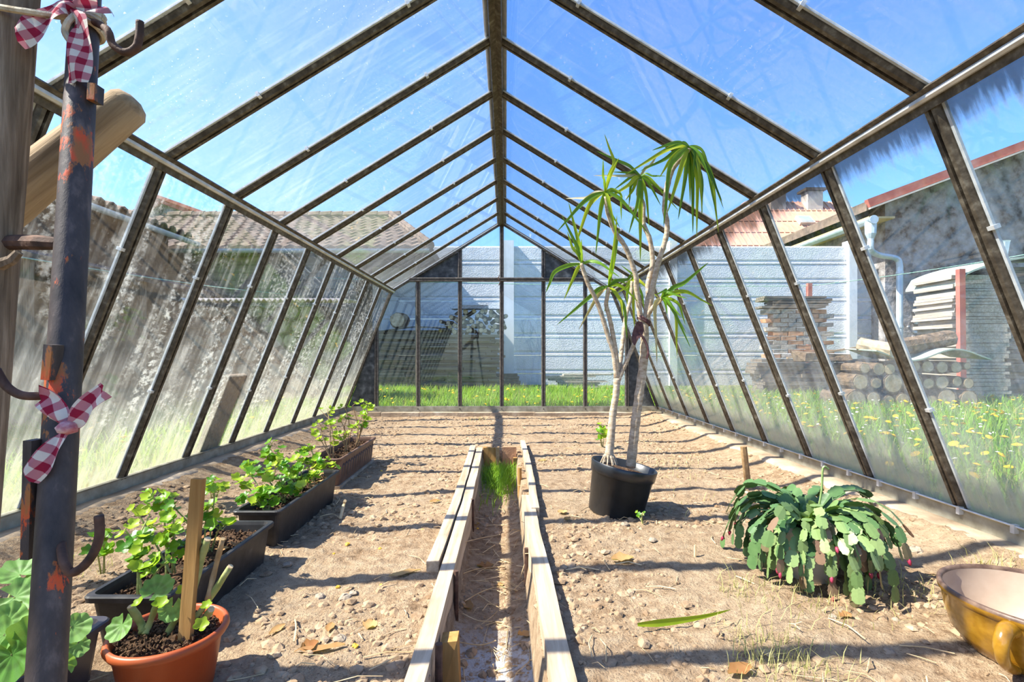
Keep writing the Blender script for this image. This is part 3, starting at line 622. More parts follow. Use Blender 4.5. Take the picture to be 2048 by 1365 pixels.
# red gabled house behind it
rh = empty('red_gabled_house', (-10, 16, 0.2), 'grey gabled house with red barge boards showing above the barn eaves', 'building')
pk = Vector((-11.07, 16, 5.75)); le = Vector((-14.0, 16, 3.7)); ri = Vector((-6.9, 16, 4.2))
V = [Vector((-14, 16, 0.2)), Vector((-6.9, 16, 0.2)), ri, pk, le]
ob('gable_wall', (V + [v + Vector((0, 0.3, 0)) for v in V], [(0, 1, 2, 3, 4), (9, 8, 7, 6, 5), (0, 5, 6, 1), (1, 6, 7, 2), (2, 7, 8, 3), (3, 8, 9, 4), (4, 9, 5, 0)]), M['plaster'], rh)
ob('barge_board', beam(pk + Vector((0.1, -0.1, 0.02)), ri + Vector((0.3, -0.1, -0.05)), 0.1, 0.2), M['redtrim'], rh)
ob('barge_board', beam(le + Vector((0, -0.1, 0.02)), pk + Vector((0.05, -0.1, 0.0)), 0.1, 0.2), M['redtrim'], rh)
ob('roof', join(beam(pk + Vector((0, 1.3, 0.12)), ri + Vector((0.3, 1.3, 0.07)), 3.0, 0.1), beam(le + Vector((0, 1.3, 0.12)), pk + Vector((0, 1.3, 0.12)), 3.0, 0.1)), M['redtrim'], rh)

# ---- house with crumbling gable beside the fence
hr = empty('crumbling_gable_house', (11.5, 10.8, 0.1), 'house with crumbling plaster gable, copper-red verge and a zinc downpipe', 'building')
hx0, hx1, hy = 8.15, 16.0, 10.75
zl = 4.25; zr = zl + (12 - hx0) * 0.373
V = [Vector((hx0, hy, 0)), Vector((hx1, hy, 0)), Vector((hx1, hy, zl)), Vector((12.0, hy, zr)), Vector((hx0, hy, zl))]
ob('gable_wall', (V + [v + Vector((0, 8, 0)) for v in V], [(0, 1, 2, 3, 4), (9, 8, 7, 6, 5), (0, 5, 6, 1), (1, 6, 7, 2), (2, 7, 8, 3), (3, 8, 9, 4), (4, 9, 5, 0)]), M['plaster'], hr)
ea = Vector((7.55, 10.45, 4.0 - 0.373 * 0.03)); rg = Vector((12.0, 10.45, 4.0 + 4.45 * 0.373))
ob('verge', beam(ea, rg, 0.1, 0.17), M['redtrim'], hr)
ob('verge_edge', beam(ea + Vector((0.02, -0.04, -0.11)), rg + Vector((0.02, -0.04, -0.11)), 0.06, 0.035), M['chim'], hr)
sd = (rg - ea); V = [ea, rg, rg + Vector((0, 8.5, 0)), ea + Vector((0, 8.5, 0))]
ob('roof', ([v + Vector((0, 0.02, 0.06)) for v in V] + [v + Vector((0, 0.02, -0.14)) for v in V], [(0, 1, 2, 3), (7, 6, 5, 4), (0, 4, 5, 1), (1, 5, 6, 2), (2, 6, 7, 3), (3, 7, 4, 0)]), M['tile'], hr)
ob('soffit', box(7.62, hx0 + 0.02, 10.5, 18.5, 3.70, 3.74), M['soffit'], hr)
ob('bricks_bare', join(*[jbox(hx0 + 0.05 + (i % 3) * 0.27 + (0.13 if r % 2 else 0), hx0 + 0.3 + (i % 3) * 0.27 + (0.13 if r % 2 else 0), hy - 0.03, hy, 0.55 + r * 0.085, 0.62 + r * 0.085, 0.004) for r in range(6) for i in range(3)]), M['brick'], hr, kind='stuff')
gp2 = [(0.10 * math.cos(a), 0.10 * math.sin(a)) for a in np.linspace(math.pi, 2 * math.pi, 11)] + [(0.088 * math.cos(a), 0.088 * math.sin(a)) for a in np.linspace(2 * math.pi, math.pi, 11)]
ob('gutter', prism(gp2, (7.58, 10.3, 3.66), (7.58, 18, 3.62), (1, 0, 0), (0, 0, 1)), M['gutter'], hr)
ob('gutter_end', tube([(7.58, 10.29, 3.62), (7.58, 10.31, 3.62)], 0.09, 14), M['gutter'], hr)
ob('funnel', tube([(7.6, 10.42, 3.62), (7.6, 10.42, 3.35), (7.6, 10.42, 3.25), (7.6, 10.42, 3.15)], [0.11, 0.10, 0.06, 0.05], 12), M['gutter'], hr)
ob('downpipe', tube(smoothpath([(7.6, 10.42, 3.2), (7.63, 10.45, 3.02), (7.9, 10.6, 2.95), (8.28, 10.62, 2.88), (8.36, 10.62, 2.72), (8.36, 10.62, 2.4), (8.36, 10.62, 0.1)], 5), 0.06, 12), M['gutter'], hr)
for zz in (2.55, 1.4): ob('pipe_bracket', tube([(8.36, 10.62, zz), (8.36, 10.62, zz + 0.05)], 0.07, 12), M['gutter'], hr)
for i in range(46):                                    # raised plaster flakes, whitened and partly lined up to imitate grazing sun streaks
    q = random.random(); 
    if i < 22: x, zz = 9.05 + 0.9 * q + random.uniform(-0.03, 0.03), 2.35 - 1.3 * q + random.uniform(-0.05, 0.05)
    else: x, zz = random.uniform(8.6, 9.3), random.uniform(0.85, 1.85)
    s = random.uniform(0.02, 0.05)
    ob('lit_plaster_flake', jbox(x, x + s * random.uniform(1, 2.2), hy - 0.05, hy + 0.01, zz, zz + s, 0.012), M['postw'], hr)

# ---- distant house with salmon roof
dh = empty('salmon_roof_house', (12, 24, 0.3), 'distant house with ribbed salmon hip roof and two chimneys', 'building')
D = 22.0
ob('wall', box(8.6, 18.5, D + 0.5, D + 8, 0.2, 5.2), M['chim'], dh)
e0, e1 = Vector((8.0, D, 5.1)), Vector((19.5, D, 5.1)); r0, r1 = Vector((12.2, D + 3.6, 8.7)), Vector((17.2, D + 3.6, 8.7))
ob('roof', ([e0, e1, e1 + Vector((0, 7.2, 0)), e0 + Vector((0, 7.2, 0)), r0, r1], [(0, 1, 5, 4), (1, 2, 5), (2, 3, 4, 5), (3, 0, 4), (3, 2, 1, 0)]), M['pinkroof'], dh)
nrm = (e1 - e0).cross(r0 - e0).normalized()
for i in range(42):
    x = 8.3 + i * 0.265; t = min(1, max(0, (x - 8.0) / 4.2), max(0, (19.5 - x) / 2.3))
    a = Vector((x, D, 5.1)); b = a + Vector((0, 3.6, 3.6)) * t
    if t > 0.05: ob('roof_rib', beam(a + nrm * 0.02, b + nrm * 0.02, 0.035, 0.05, nrm), M['pinkroof'], dh)
for t in (0.2, 0.42, 0.62, 0.82):
    a = Vector((8.0 + 4.2 * t, D + 3.6 * t, 5.1 + 3.6 * t)); b = Vector((19.5 - 2.3 * t, a.y, a.z)); ob('roof_seam', beam(a + nrm * 0.02, b + nrm * 0.02, 0.05, 0.03, nrm), M['pinkroof'], dh)
for cx in (13.25, 15.1):
    c = ob('chimney', box(cx, cx + 0.75, D + 3.0, D + 3.6, 7.9, 9.05), M['chim'], dh)
    ob('chimney_cap', beam((cx - 0.15, D + 3.3, 9.15), (cx + 0.9, D + 3.3, 9.15), 0.8, 0.12), M['tile'], c)
sk = ob('skylight', xf(box(-0.35, 0.35, -0.3, 0.3, 0, 0.16), Matrix.Translation((14.4, D + 2.15, 7.28)) @ Matrix.Rotation(R(45), 4, 'X')), M['chim'], dh)
ob('skylight_pane', xf(box(-0.28, 0.28, -0.24, 0.24, 0.15, 0.18), Matrix.Translation((14.4, D + 2.15, 7.28)) @ Matrix.Rotation(R(45), 4, 'X')), M['skyl'], sk)

# ---- woodpiles: laths behind the end wall
def lath(x0, x1, y0, y1, z0, z1, m, label, group):
    o = ob('lath', jbox(x0, x1, y0, y1, z0, z1, 0.004), m); return tag(o, label, 'lath', group)
LB = 'weathered grey lath in the covered stack against the fence beyond the end wall'
z = 0.09
while z < 1.30:
    h = random.uniform(0.035, 0.055); x = -2.75 + random.uniform(-0.1, 0.1)
    while x < -0.15:
        ln = random.uniform(0.45, 1.2); xe = min(x + ln, -0.1 + random.uniform(-0.08, 0.1))
        if xe - x > 0.15 and not (z > 1.2 and x > -1.3): lath(x, xe - 0.015, 9.75 + random.uniform(-0.06, 0.06), 10.15, z, z + h - 0.004, M['lath'], LB, 'laths beyond the end wall')
        x += ln
    z += h
def wavy(name, x0, x1, y0, y1, zf, m, label, cat='sheet', n_=24, th=0.015):
    V = []; xs = np.linspace(x0, x1, n_)
    for x in xs: V += [(x, y0, zf(x)), (x, y1, zf(x) + 0.04), (x, y1, zf(x) + 0.04 - th), (x, y0, zf(x) - th)]
    Fc = []
    for i in range(n_ - 1):
        for j in range(4): Fc.append((4 * i + j, 4 * i + (j + 1) % 4, 4 * i + 4 + (j + 1) % 4, 4 * i + 4 + j)[::-1])
    Fc += [(0, 1, 2, 3), tuple(range(4 * n_ - 1, 4 * n_ - 5, -1))]
    return tag(ob(name, (V, Fc), m, smooth=False), label, cat)
wavy('cover_sheet', -2.85, -1.15, 9.6, 10.3, lambda x: 1.325 + 0.05 * math.sin((x + 2.2) * 3.2), M['felt'], 'dark wavy cover sheet on the lath stack beyond the end wall')
wavy('cover_board', -1.75, -1.1, 9.62, 10.2, lambda x: 1.40 - 0.05 * math.cos((x + 1.9) * 2), M['lath_y'], 'bleached board on the lath stack beyond the end wall', 'board', 8)
# round stump on the sheet, stacked sticks at the higher end
V, Fc = tube([(-2.1, 9.65, 1.50), (-2.1, 9.75, 1.50), (-2.1, 10.1, 1.52)], [0.14, 0.165, 0.16], 14, wob=0.12)
st = empty('log_round', (-2.1, 9.8, 1.3), 'thick round log lying on the dark sheet beyond the end wall', 'log')
ob('bark', (V, Fc), M['bark'], st); ob('cut_face', tube([(-2.1, 9.63, 1.50), (-2.1, 9.655, 1.50)], 0.135, 14, wob=0.06), M['logend'], st)
stick = {}
for i in range(6):
    pass
def log(c, d, L, r, label, group, sub='log', endm='logend', barkm='bark', seg=9):
    c = Vector(c); d = Vector(d).normalized()
    e = empty(sub, c - Vector((0, 0, r)), label, 'log' if sub == 'log' else sub, group)
    V, Fc = tube([c - d * L / 2, c - d * L / 6, c + d * L / 6, c + d * L / 2], r, seg, wob=0.1); ob('bark', (V, Fc), M[barkm], e)
    ob('cut_face', tube([c - d * (L / 2 + 0.004), c - d * (L / 2 - 0.02)], r * 0.86, seg), M[endm], e); return e
LS = 'split stick with a cut end in the raised pile beyond the end wall'
for r in range(5):
    for k in range(9):
        x = -1.22 + k * 0.14 + random.uniform(-0.03, 0.03) + (0.07 if r % 2 else 0); zz = 1.30 + r * 0.09 + random.uniform(-0.02, 0.02)
        if r == 4 and k < 2: continue
        if r > 2 and k < 1: continue
        log((x, 9.95, zz), (random.uniform(-0.3, 0.3), 1, random.uniform(-0.1, 0.1)), 0.45, random.uniform(0.032, 0.055), LS, 'sticks on the lath stack', 'firewood_stick', seg=7)
wavy('cover_sheet', -1.05, -0.05, 9.65, 10.25, lambda x: 1.725 - 0.03 * (x + 0.6) ** 2, M['felt'], 'dark flat cover sheet over the raised sticks beyond the end wall')
tag(ob('plank', jbox(-0.85, -0.35, 9.75, 10.1, 1.735, 1.80, 0.008), M['lath_y']), 'thick bleached plank weighing down the sheet on the sticks', 'plank')
LQ = 'thin plank in the low heap at the fence foot'
for k in range(9):
    x = 0.75 + random.uniform(0, 0.5); zz = 0.13 + k * 0.035; ln = random.uniform(0.6, 1.1)
    lath(x, x + ln, 10.1, 10.3 + random.uniform(0, 0.1), zz, zz + 0.03, M['lath_y'], LQ, 'planks at the fence foot')
for k in range(6):
    x = -0.25 + random.uniform(0, 0.1); lath(x, x + 0.45, 10.1, 10.35, 0.15 + k * 0.05, 0.195 + k * 0.05, M['felt'], 'dark short plank in the small heap beside the lath stack', 'dark planks')
# ---- woodpiles: right-hand side
LT = 'bleached plank end in the tall stack beside the red post'
z = 0.1
while z < 2.0:
    h = random.uniform(0.04, 0.07); xa = 7.05 + random.uniform(-0.1, 0.06) - (0.0 if z < 1.2 else 0.05)
    lath(xa, 7.78 + random.uniform(-0.06, 0.06), 7.75, 8.5, z, z + h - 0.006, M['lath_y'], LT, 'planks in the tall stack')
    z += h
z = 0.1
while z < 2.2:
    h = random.uniform(0.05, 0.08); x = 7.85 + random.uniform(0, 0.1)
    while x < 9.9:
        ln = random.uniform(0.7, 1.6); lath(x, min(x + ln, 10) - 0.02, 8.0 + random.uniform(-0.08, 0.08), 8.6, z, z + h - 0.006, M['lath'], 'shade-darkened weathered board laid lengthwise beside the tall bleached stack', 'dark boards'); x += ln  # dark wood colour stands in for shadow on the stack's long side
    z += h
wavy('cover_sheet', 6.95, 9.9, 7.65, 8.7, lambda x: 2.03 + 0.42 * (1 - math.exp(-(x - 6.95) * 1.3)) - (0.12 if x < 7.05 else 0), M['sheet'], 'pale sagging cover sheet on the tall plank stack', n_=30, th=0.03)
tag(ob('red_post', beam((7.0, 7.68, 0.05), (6.98, 7.68, 2.14), 0.09, 0.07, (0, 1, 0)), M['redtrim']), 'faded red square post in front of the tall plank stack', 'post')
tag(ob('red_post', beam((5.82, 9.6, 0.05), (5.82, 9.6, 2.2), 0.08, 0.07, (0, 1, 0)), M['redtrim']), 'slim reddish line post rising behind the brick pile', 'post')
# brick and board pile
LBk = 'old brick in the pile topped with boards in front of the fence'
for r in range(11):
    for k in range(4):
        x = 4.55 + k * 0.27 + (0.13 if r % 2 else 0) + random.uniform(-0.004, 0.004); zz = 0.772 + r * 0.078
        o = ob('brick', jbox(x, x + 0.25, 8.75, 8.9 + random.uniform(0, 0.1), zz, zz + 0.068, 0.006), M['brick'] if random.random() < 0.6 else M['lath_y']); tag(o, LBk, 'brick', 'bricks in the pile')
for r in range(10):
    zz = 0.1 + r * 0.066; x = 4.4 + random.uniform(-0.1, 0.1)
    while x < 6.4:
        ln = random.uniform(0.5, 1.0); lath(x, min(x + ln, 6.5) - 0.01, 8.7 + random.uniform(-0.06, 0.06), 9.1, zz, zz + 0.058, M['lath'], 'old board in the low stack under the bricks', 'boards under the bricks'); x += ln
for r in range(5):
    zz = 1.645 + r * 0.042; lath(4.5 + random.uniform(-0.1, 0.2), 5.6 + random.uniform(-0.1, 0.1), 8.7, 9.0, zz, zz + 0.034, M['lath'], 'thin board laid across the top of the brick pile', 'boards on the bricks')
tag(ob('long_slat', beam((4.9, 8.72, 0.77), (6.75, 8.6, 1.06), 0.05, 0.03), M['wood_arm']), 'long pale slat sticking out of the woodpile toward the fence post', 'slat')
# log pile with green wavy sheet
LL = 'round log end in the pile under the green wavy sheet'
rows = [(0.20, 4.75, 6.6, 0.12), (0.43, 4.85, 6.5, 0.115), (0.65, 4.95, 6.4, 0.105)]
for zz, xa, xb, rr in rows:
    x = xa
    while x < xb:
        r = rr * random.uniform(0.5, 1.4); x += r
        log((x, 7.3, zz + random.uniform(-0.03, 0.03)), (random.uniform(-0.08, 0.08), 1, 0), 0.6, r, LL, 'logs under the green sheet', seg=12); x += r + 0.01
wavy('wavy_sheet', 5.15, 6.75, 6.95, 7.6, lambda x: 0.83 + 0.08 * math.sin((x - 5.95) * 5.0), M['sheet'], 'faded green wavy roofing sheet on the log pile', n_=36, th=0.02)
log((6.05, 7.25, 1.0), (1, 0.12, 0.16), 0.85, 0.125, 'long barked log lying along the green wavy sheet', None, barkm='bark')
log((5.3, 7.15, 0.93), (0.5, -1, -0.25), 0.45, 0.10, 'short birch log lying in a dip of the green sheet', None, barkm='logend', endm='bark')
tag(ob('bark_slab', jbox(4.45, 5.1, 7.4, 7.8, 0.72, 0.86, 0.04), M['bark']), 'dark slab of bark beside the green wavy sheet', 'bark')
tag(ob('garden_stake', beam((5.0, 5.9, 0.05), (5.0, 5.9, 0.62), 0.09, 0.09), M['wood_grey']), 'squared grey stake standing in the meadow before the log pile', 'stake')
bk = tag(ob('bucket', tube([(8.1, 8.2, 2.42), (8.1, 8.2, 2.66), (8.1, 8.2, 2.68)], [0.09, 0.12, 0.13], 14), M['gutter']), 'pale bucket standing on the tall plank stack', 'bucket')
# woodpile with corrugated sheet on the other side
LW = 'grey split log in the dim woodpile beside the rendered barn'
for r in range(7):
    for k in range(9):
        log((-4.55 + k * 0.225 + random.uniform(-0.02, 0.02) + (0.1 if r % 2 else 0), 7.7, 0.17 + r * 0.215), (random.uniform(-0.1, 0.1), 1, 0), 0.6, random.uniform(0.085, 0.115), LW, 'logs beside the barn', seg=8)
V = []; k = 60
for i in range(k):
    x = -4.75 + i * 0.04; zc = 1.63 + (0.02 if i % 2 else -0.015); V += [(x, 7.25, zc), (x, 8.1, zc + 0.06), (x, 8.1, zc + 0.045), (x, 7.25, zc - 0.015)]
Fc = [(4 * i + j, 4 * i + (j + 1) % 4, 4 * i + 4 + (j + 1) % 4, 4 * i + 4 + j)[::-1] for i in range(k - 1) for j in range(4)] + [(0, 1, 2, 3), (4 * k - 1, 4 * k - 2, 4 * k - 3, 4 * k - 4)]
tag(ob('corrugated_sheet', (V, Fc), M['chim']), 'faded pinkish corrugated sheet covering the dim woodpile by the barn', 'sheet')
# clothes lines
for a, b, lb in (((-4.82, 3.46, 1.75), (-4.2, 9.73, 2.0), 'thin pale clothes line strung past the rendered barn'), ((5.82, 9.6, 2.15), (10, 8.0, 2.75), 'green plastic clothes line strung from the slim reddish post'), ((-4.2, 9.73, 2.35), (5.82, 9.6, 2.15), 'long green clothes line crossing beyond the end wall')):
    a, b = Vector(a), Vector(b); pts = [a.lerp(b, t) - Vector((0, 0, 0.25 * t * (1 - t))) for t in np.linspace(0, 1, 14)]
    tag(ob('clothes_line', tube(pts, 0.007, 5), M['wire']), lb, 'line')
# board leaning outside
tag(ob('leaning_board', xf(box(-0.12, 0.12, 0, 0.62, -0.012, 0.012), frame(Vector((XL - 0.035, 3.58, 0.10)), Vector((0, 1, 0)), Vector((0.617, 0, 1.548)).normalized(), Vector((1.548, 0, -0.617)).normalized())), M['wood_post']), 'dirty brown board leaning against the outside of the side glass', 'board')

# ================================================================== TRENCH
def board(name, a, b, wd, th, m, label, cat='board', tw=0.0):
    a, b = Vector(a), Vector(b); k = 26; V = []
    d = (b - a).normalized(); s = Vector((1, 0, 0))
    for i in range(k + 1):
        q = a.lerp(b, i / k); wob = 0.004 * noise.noise(q * 3) + 0.012 * math.sin(i / k * 3.1 + tw)
        for sx_, sz_ in ((-1, -1), (1, -1), (1, 1), (-1, 1)):
            V.append(q + Vector((wob + sx_ * wd / 2 + 0.002 * noise.noise(q * 14 + Vector((sx_, sz_, 0))), 0, sz_ * th / 2 + 0.002 * noise.noise(q * 11 + Vector((0, sx_, sz_ * 2))))))
    Fc = [(4 * i + j, 4 * i + (j + 1) % 4, 4 * i + 4 + (j + 1) % 4, 4 * i + 4 + j) for i in range(k) for j in range(4)] + [(3, 2, 1, 0), (4 * k, 4 * k + 1, 4 * k + 2, 4 * k + 3)]
    return tag(ob(name, (V, Fc), m), label, cat)
board('edging_board', (-0.228, 0.55, -0.075), (-0.222, 4.25, -0.075), 0.05, 0.21, M['wood_grey'], 'long grey edging board lining the trench beside the planter boxes')
board('edging_board', (-0.281, 1.87, -0.02), (-0.276, 4.3, -0.02), 0.045, 0.12, M['wood_grey'], 'shorter grey board doubled outside the long trench edging board', tw=0.6)
board('edging_board', (0.128, 0.55, -0.06), (0.128, 2.75, -0.06), 0.06, 0.21, M['wood_grey'], 'broad grey edging board lining the trench beside the dracaena pot', tw=1.5)
board('edging_board', (0.142, 2.5, -0.05), (0.150, 4.5, -0.05), 0.04, 0.20, M['wood_grey'], 'narrow far edging board of the trench behind the broad one', tw=0.3)
tag(ob('end_board', jbox(-0.19, -0.085, 4.16, 4.19, -0.14, 0.045, 0.005), M['wood_stake']), 'short upright board closing the trench end beside the grass', 'board')
tag(ob('end_board', jbox(-0.082, -0.055, 4.13, 4.17, -0.14, 0.055, 0.003), M['bstem']), 'narrow brown upright slat at the trench end', 'board')
tag(ob('end_brick', jbox(-0.03, 0.09, 4.16, 4.22, -0.14, 0.05, 0.006), M['brick']), 'worn orange brick set on end at the trench end', 'brick')
tag(ob('end_brick', jbox(0.055, 0.10, 4.08, 4.13, -0.12, -0.03, 0.004), M['wood_stake']), 'small block below the worn brick at the trench end', 'block')
for (x, y, z1, lb, m, r) in ((-0.183, 2.72, 0.03, 'flat rusty peg bracing the doubled edging boards', 'rust', 0.010), (-0.180, 1.80, 0.035, 'thin rusty iron peg at the end of the doubled board', 'rust', 0.009),
                              (-0.176, 1.31, 0.055, 'rusty iron bar bracing the long edging board in front', 'rust', 0.010), (0.086, 2.05, 0.02, 'dark iron peg against the broad edging board', 'rust', 0.011), (0.09, 3.3, 0.07, 'pale wooden peg against the narrow far edging board', 'wood_stake', 0.014)):
    tag(ob('trench_peg', tube([(x, y, -0.16), (x, y, z1)], r, 8), M[m]), lb, 'peg')
tag(ob('wedge', jbox(-0.185, -0.135, 1.42, 1.47, -0.15, 0.0, 0.006), M['wood_stake']), 'orange wooden wedge behind the rusty bar in the trench', 'wedge')
tag(ob('wedge', jbox(-0.185, -0.15, 1.15, 1.21, -0.15, -0.02, 0.008), M['brick']), 'reddish stone block at the foot of the long edging board', 'block')
blades('trench_grass', [(random.gauss(-0.05, 0.08), 4.1 - abs(random.gauss(0, 0.33)), TZ + 0.02) for y in range(1500)], 0.02, 0.12, 0.0022, M['grass'], 'fresh green grass growing in the far end of the trench', 'grass', 1.2)
for o in [C.objects['trench_grass']]:
    for vv in o.data.vertices: vv.co.x = min(max(vv.co.x, -0.19), 0.095)

# ================================================================== GROUND LITTER
ico = []
def clods(name, n_, yr, smin, smax, m, label, cat):
    t = (1 + 5 ** 0.5) / 2
    I = [Vector(v).normalized() for v in ((-1, t, 0), (1, t, 0), (-1, -t, 0), (1, -t, 0), (0, -1, t), (0, 1, t), (0, -1, -t), (0, 1, -t), (t, 0, -1), (t, 0, 1), (-t, 0, -1), (-t, 0, 1))]
    IF = ((0, 11, 5), (0, 5, 1), (0, 1, 7), (0, 7, 10), (0, 10, 11), (1, 5, 9), (5, 11, 4), (11, 10, 2), (10, 7, 6), (7, 1, 8), (3, 9, 4), (3, 4, 2), (3, 2, 6), (3, 6, 8), (3, 8, 9), (4, 9, 5), (2, 4, 11), (6, 2, 10), (8, 6, 7), (9, 8, 1))
    V = []; Fc = []; c = 0
    while c < n_:
        y = yr[0] + (yr[1] - yr[0]) * random.random() ** 1.5; x = random.uniform(XL + 0.15, XR - 0.15)
        if abs(x) > y * 1.1 + 0.2: continue
        if random.random() > 0.35 + 1.3 * fb(x, y, 1.8, 21): continue
        c += 1; s = smin + (smax - smin) * random.random() ** 3; z = soil_h(x, y); b = len(V)
        for v in I: V.append((x + v.x * s * random.uniform(0.7, 1.3), y + v.y * s * random.uniform(0.7, 1.3), z + v.z * s * random.uniform(0.4, 0.8)))
        Fc += [tuple(i + b for i in f) for f in IF]
    o = bpy.data.objects.new(name, mesh(name, V, Fc, m)); C.objects.link(o); return tag(o, label, cat, kind='stuff')
clods('soil_clods', 13000, (0.95, 6.4), 0.003, 0.021, M['clod'], 'small crumbled clods scattered over the dry soil', 'clods')
def straw(n_):
    V = []; Fc = []
    for i in range(n_):
        y = 1.0 + 4.8 * random.random() ** 1.7
        x = random.uniform(TX0, TX1) if i % 4 == 0 and y < 3.2 else random.uniform(-1.7, 1.6)
        if abs(x) > y * 1.1 + 0.1: continue
        a = random.uniform(0, 6.28); L = random.uniform(0.02, 0.13); z = soil_h(x, y) + 0.006
        c = Vector((x, y, z)); d = Vector((math.cos(a), math.sin(a), 0)); s = Vector((-d.y, d.x, 0))
        P3 = [c - d * L / 2, c + s * L * random.uniform(-0.12, 0.12) + Vector((0, 0, random.uniform(0, 0.012))), c + d * L / 2]
        v, f = tube(P3, random.uniform(0.0008, 0.0022), 4); b = len(V); V += v; Fc += [tuple(j + b for j in q) for q in f]
    o = bpy.data.objects.new('straw_bits', mesh('straw_bits', V, Fc, M['straw'])); C.objects.link(o); tag(o, 'dry straw and stalk bits strewn on the soil', 'straw', kind='stuff')
straw(650)
def rock_at(name, px, py, s, m, label, cat, group=None, z=0, sq=0.7):
    q = G(px, py, z); V, Fc = lathe([(s * 0.5, 0), (s, s * 0.35), (s * 0.92, s * 0.8), (s * 0.5, s * 1.15), (s * 0.05, s * 1.25)], 9)
    V = [Vector((v.x * random.uniform(0.8, 1.2), v.y * random.uniform(0.8, 1.2), v.z * sq * random.uniform(0.85, 1.15))) + Vector((q.x, q.y, soil_h(q.x, q.y) - 0.2 * s)) for v in V]
    return tag(ob(name, (V, Fc), m), label, cat, group)
for px, py, s in ((690, 1195, 0.022), (708, 1186, 0.016), (500, 1140, 0.02), (640, 1190, 0.018), (1305, 1090, 0.018), (1275, 1107, 0.012), (1250, 1055, 0.02), (680, 1280, 0.02), (1665, 1242, 0.012), (1792, 1238, 0.012), (1830, 1110, 0.03), (575, 1135, 0.02), (460, 1160, 0.02), (1780, 1303, 0.016)):
    rock_at('stone', px, py, s, M['stone'], 'pale pebble lying on the dry soil', 'stone', 'pebbles on the soil')
for px, py, s in ((695, 1090, 0.011), (668, 1106, 0.006), (760, 1098, 0.007), (676, 1172, 0.009), (710, 1292, 0.010), (762, 1168, 0.006), (763, 946, 0.010), (845, 1060, 0.007), (955, 1003, 0.008)):
    rock_at('snail_shell', px, py, s, M['shell'], 'small shiny yellow snail shell on the soil', 'shell', 'yellow shells on the soil', 0, 0.9)
def dryleaf(px, py, L, wd, ang, label, z=0.0, m='dryleaf', curl=0.35):
    q = G(px, py, z); q.z = soil_h(q.x, q.y) + 0.004; V = []; k = 7
    for i in range(k):
        t = i / (k - 1); w2 = wd * math.sin(math.pi * (0.06 + 0.9 * t)) * random.uniform(0.8, 1.15)
        x = (t - 0.5) * L; zc = curl * wd * (2 * abs(t - 0.5)) ** 1.5
        V += [Vector((x, -w2, zc + w2 * random.uniform(0.1, 0.7))), Vector((x, 0, zc * 0.6)), Vector((x, w2, zc + w2 * random.uniform(0.2, 0.9)))]
    Mx = Matrix.Translation(q) @ Matrix.Rotation(ang, 4, 'Z'); V = [Mx @ v for v in V]
    Fc = [(3 * i + j, 3 * i + 3 + j, 3 * i + 4 + j, 3 * i + 1 + j) for i in range(k - 1) for j in range(2)]
    where = 'in the trench' if TX0 < q.x < TX1 else ('on the soil between planters and trench' if q.x < 0 else 'on the soil on the dracaena side of the trench')
    return tag(ob('dry_leaf', (V, Fc), M[m], smooth=True), 'curled brown dry leaf lying ' + where, 'leaf', 'dry leaves ' + where)
DL = 'curled brown dry leaf lying on the soil'
for a in ((1245, 1128, 0.09, 0.028, 0.2, DL), (970, 1066, 0.075, 0.025, 0.1, DL), (810, 1150, 0.12, 0.016, 0.5, DL), (740, 1255, 0.05, 0.022, 1.5, DL), (640, 1305, 0.13, 0.014, 0.3, DL), (1000, 1098, 0.03, 0.012, 0.3, DL), (1050, 1190, 0.05, 0.02, 0.2, DL),
          (1135, 1045, 0.05, 0.014, 0.8, DL), (555, 1265, 0.06, 0.012, 1.2, DL), (620, 1300, 0.05, 0.02, 0.8, DL), (660, 1265, 0.05, 0.014, 1.7, DL), (870, 1010, 0.06, 0.015, 0.4, DL), (1085, 920, 0.08, 0.02, 0.4, DL), (950, 1000, 0.05, 0.015, 0.1, DL),
          (1480, 1350, 0.08, 0.02, 0.4, DL), (1690, 1242, 0.05, 0.015, 0.3, DL), (935, 1135, 0.07, 0.02, 2.1, DL), (1125, 1030, 0.05, 0.02, 0.1, DL)):
    dryleaf(*a)
def twig(pxs, r, m, label, z=0.012):
    pts = []
    for x, y in pxs:
        q = G(x, y, 0.0); 
        if TX0 < q.x * 1.02 < TX1 + 0.02: q = G(x, y, TZ)
        q.z = soil_h(q.x, q.y) + z; pts.append(q)
    wh = 'in the trench' if TX0 < pts[1].x < TX1 else ('beside the planter boxes' if pts[1].x < 0 else 'at the foot of the black pot')
    tag(ob('twig', tube(smoothpath(pts, 4), r, 5), M[m]), 'thin dry twig lying ' + wh, 'twig', 'twigs ' + wh)
TW = 'thin dry twig lying on the ground'
for q in (((905, 1100), (960, 1085), (1000, 1075)), ((920, 1170), (960, 1145), (1010, 1140)), ((930, 1215), (965, 1190), (1000, 1180), (1035, 1195)), ((910, 1300), (960, 1297), (992, 1288)), ((925, 1240), (955, 1248), (985, 1250)), ((590, 1250), (592, 1270), (588, 1295)),
          ((660, 990), (700, 990), (745, 982)), ((1160, 1032), (1180, 1020), (1200, 1030)), ((955, 1195), (985, 1215), (1000, 1222)), ((1040, 1170), (1060, 1180), (1075, 1178)), ((640, 1040), (665, 1035), (680, 1043))):
    twig(q, 0.0022, 'straw', TW)
tag(ob('dry_stub', tube(smoothpath([G(680, 1040), G(688, 1028) + Vector((0, 0, 0.05)), G(690, 1030) + Vector((0, 0, 0.07))]), 0.008, 7), M['straw']), 'pale dry plant stub standing beside the black planter', 'stub')
tag(ob('dry_stub', tube([G(1390, 1115), G(1390, 1113) + Vector((0.001, 0, 0.045))], 0.005, 6), M['straw']), 'small pale stub standing between the pot and the cactus', 'stub')
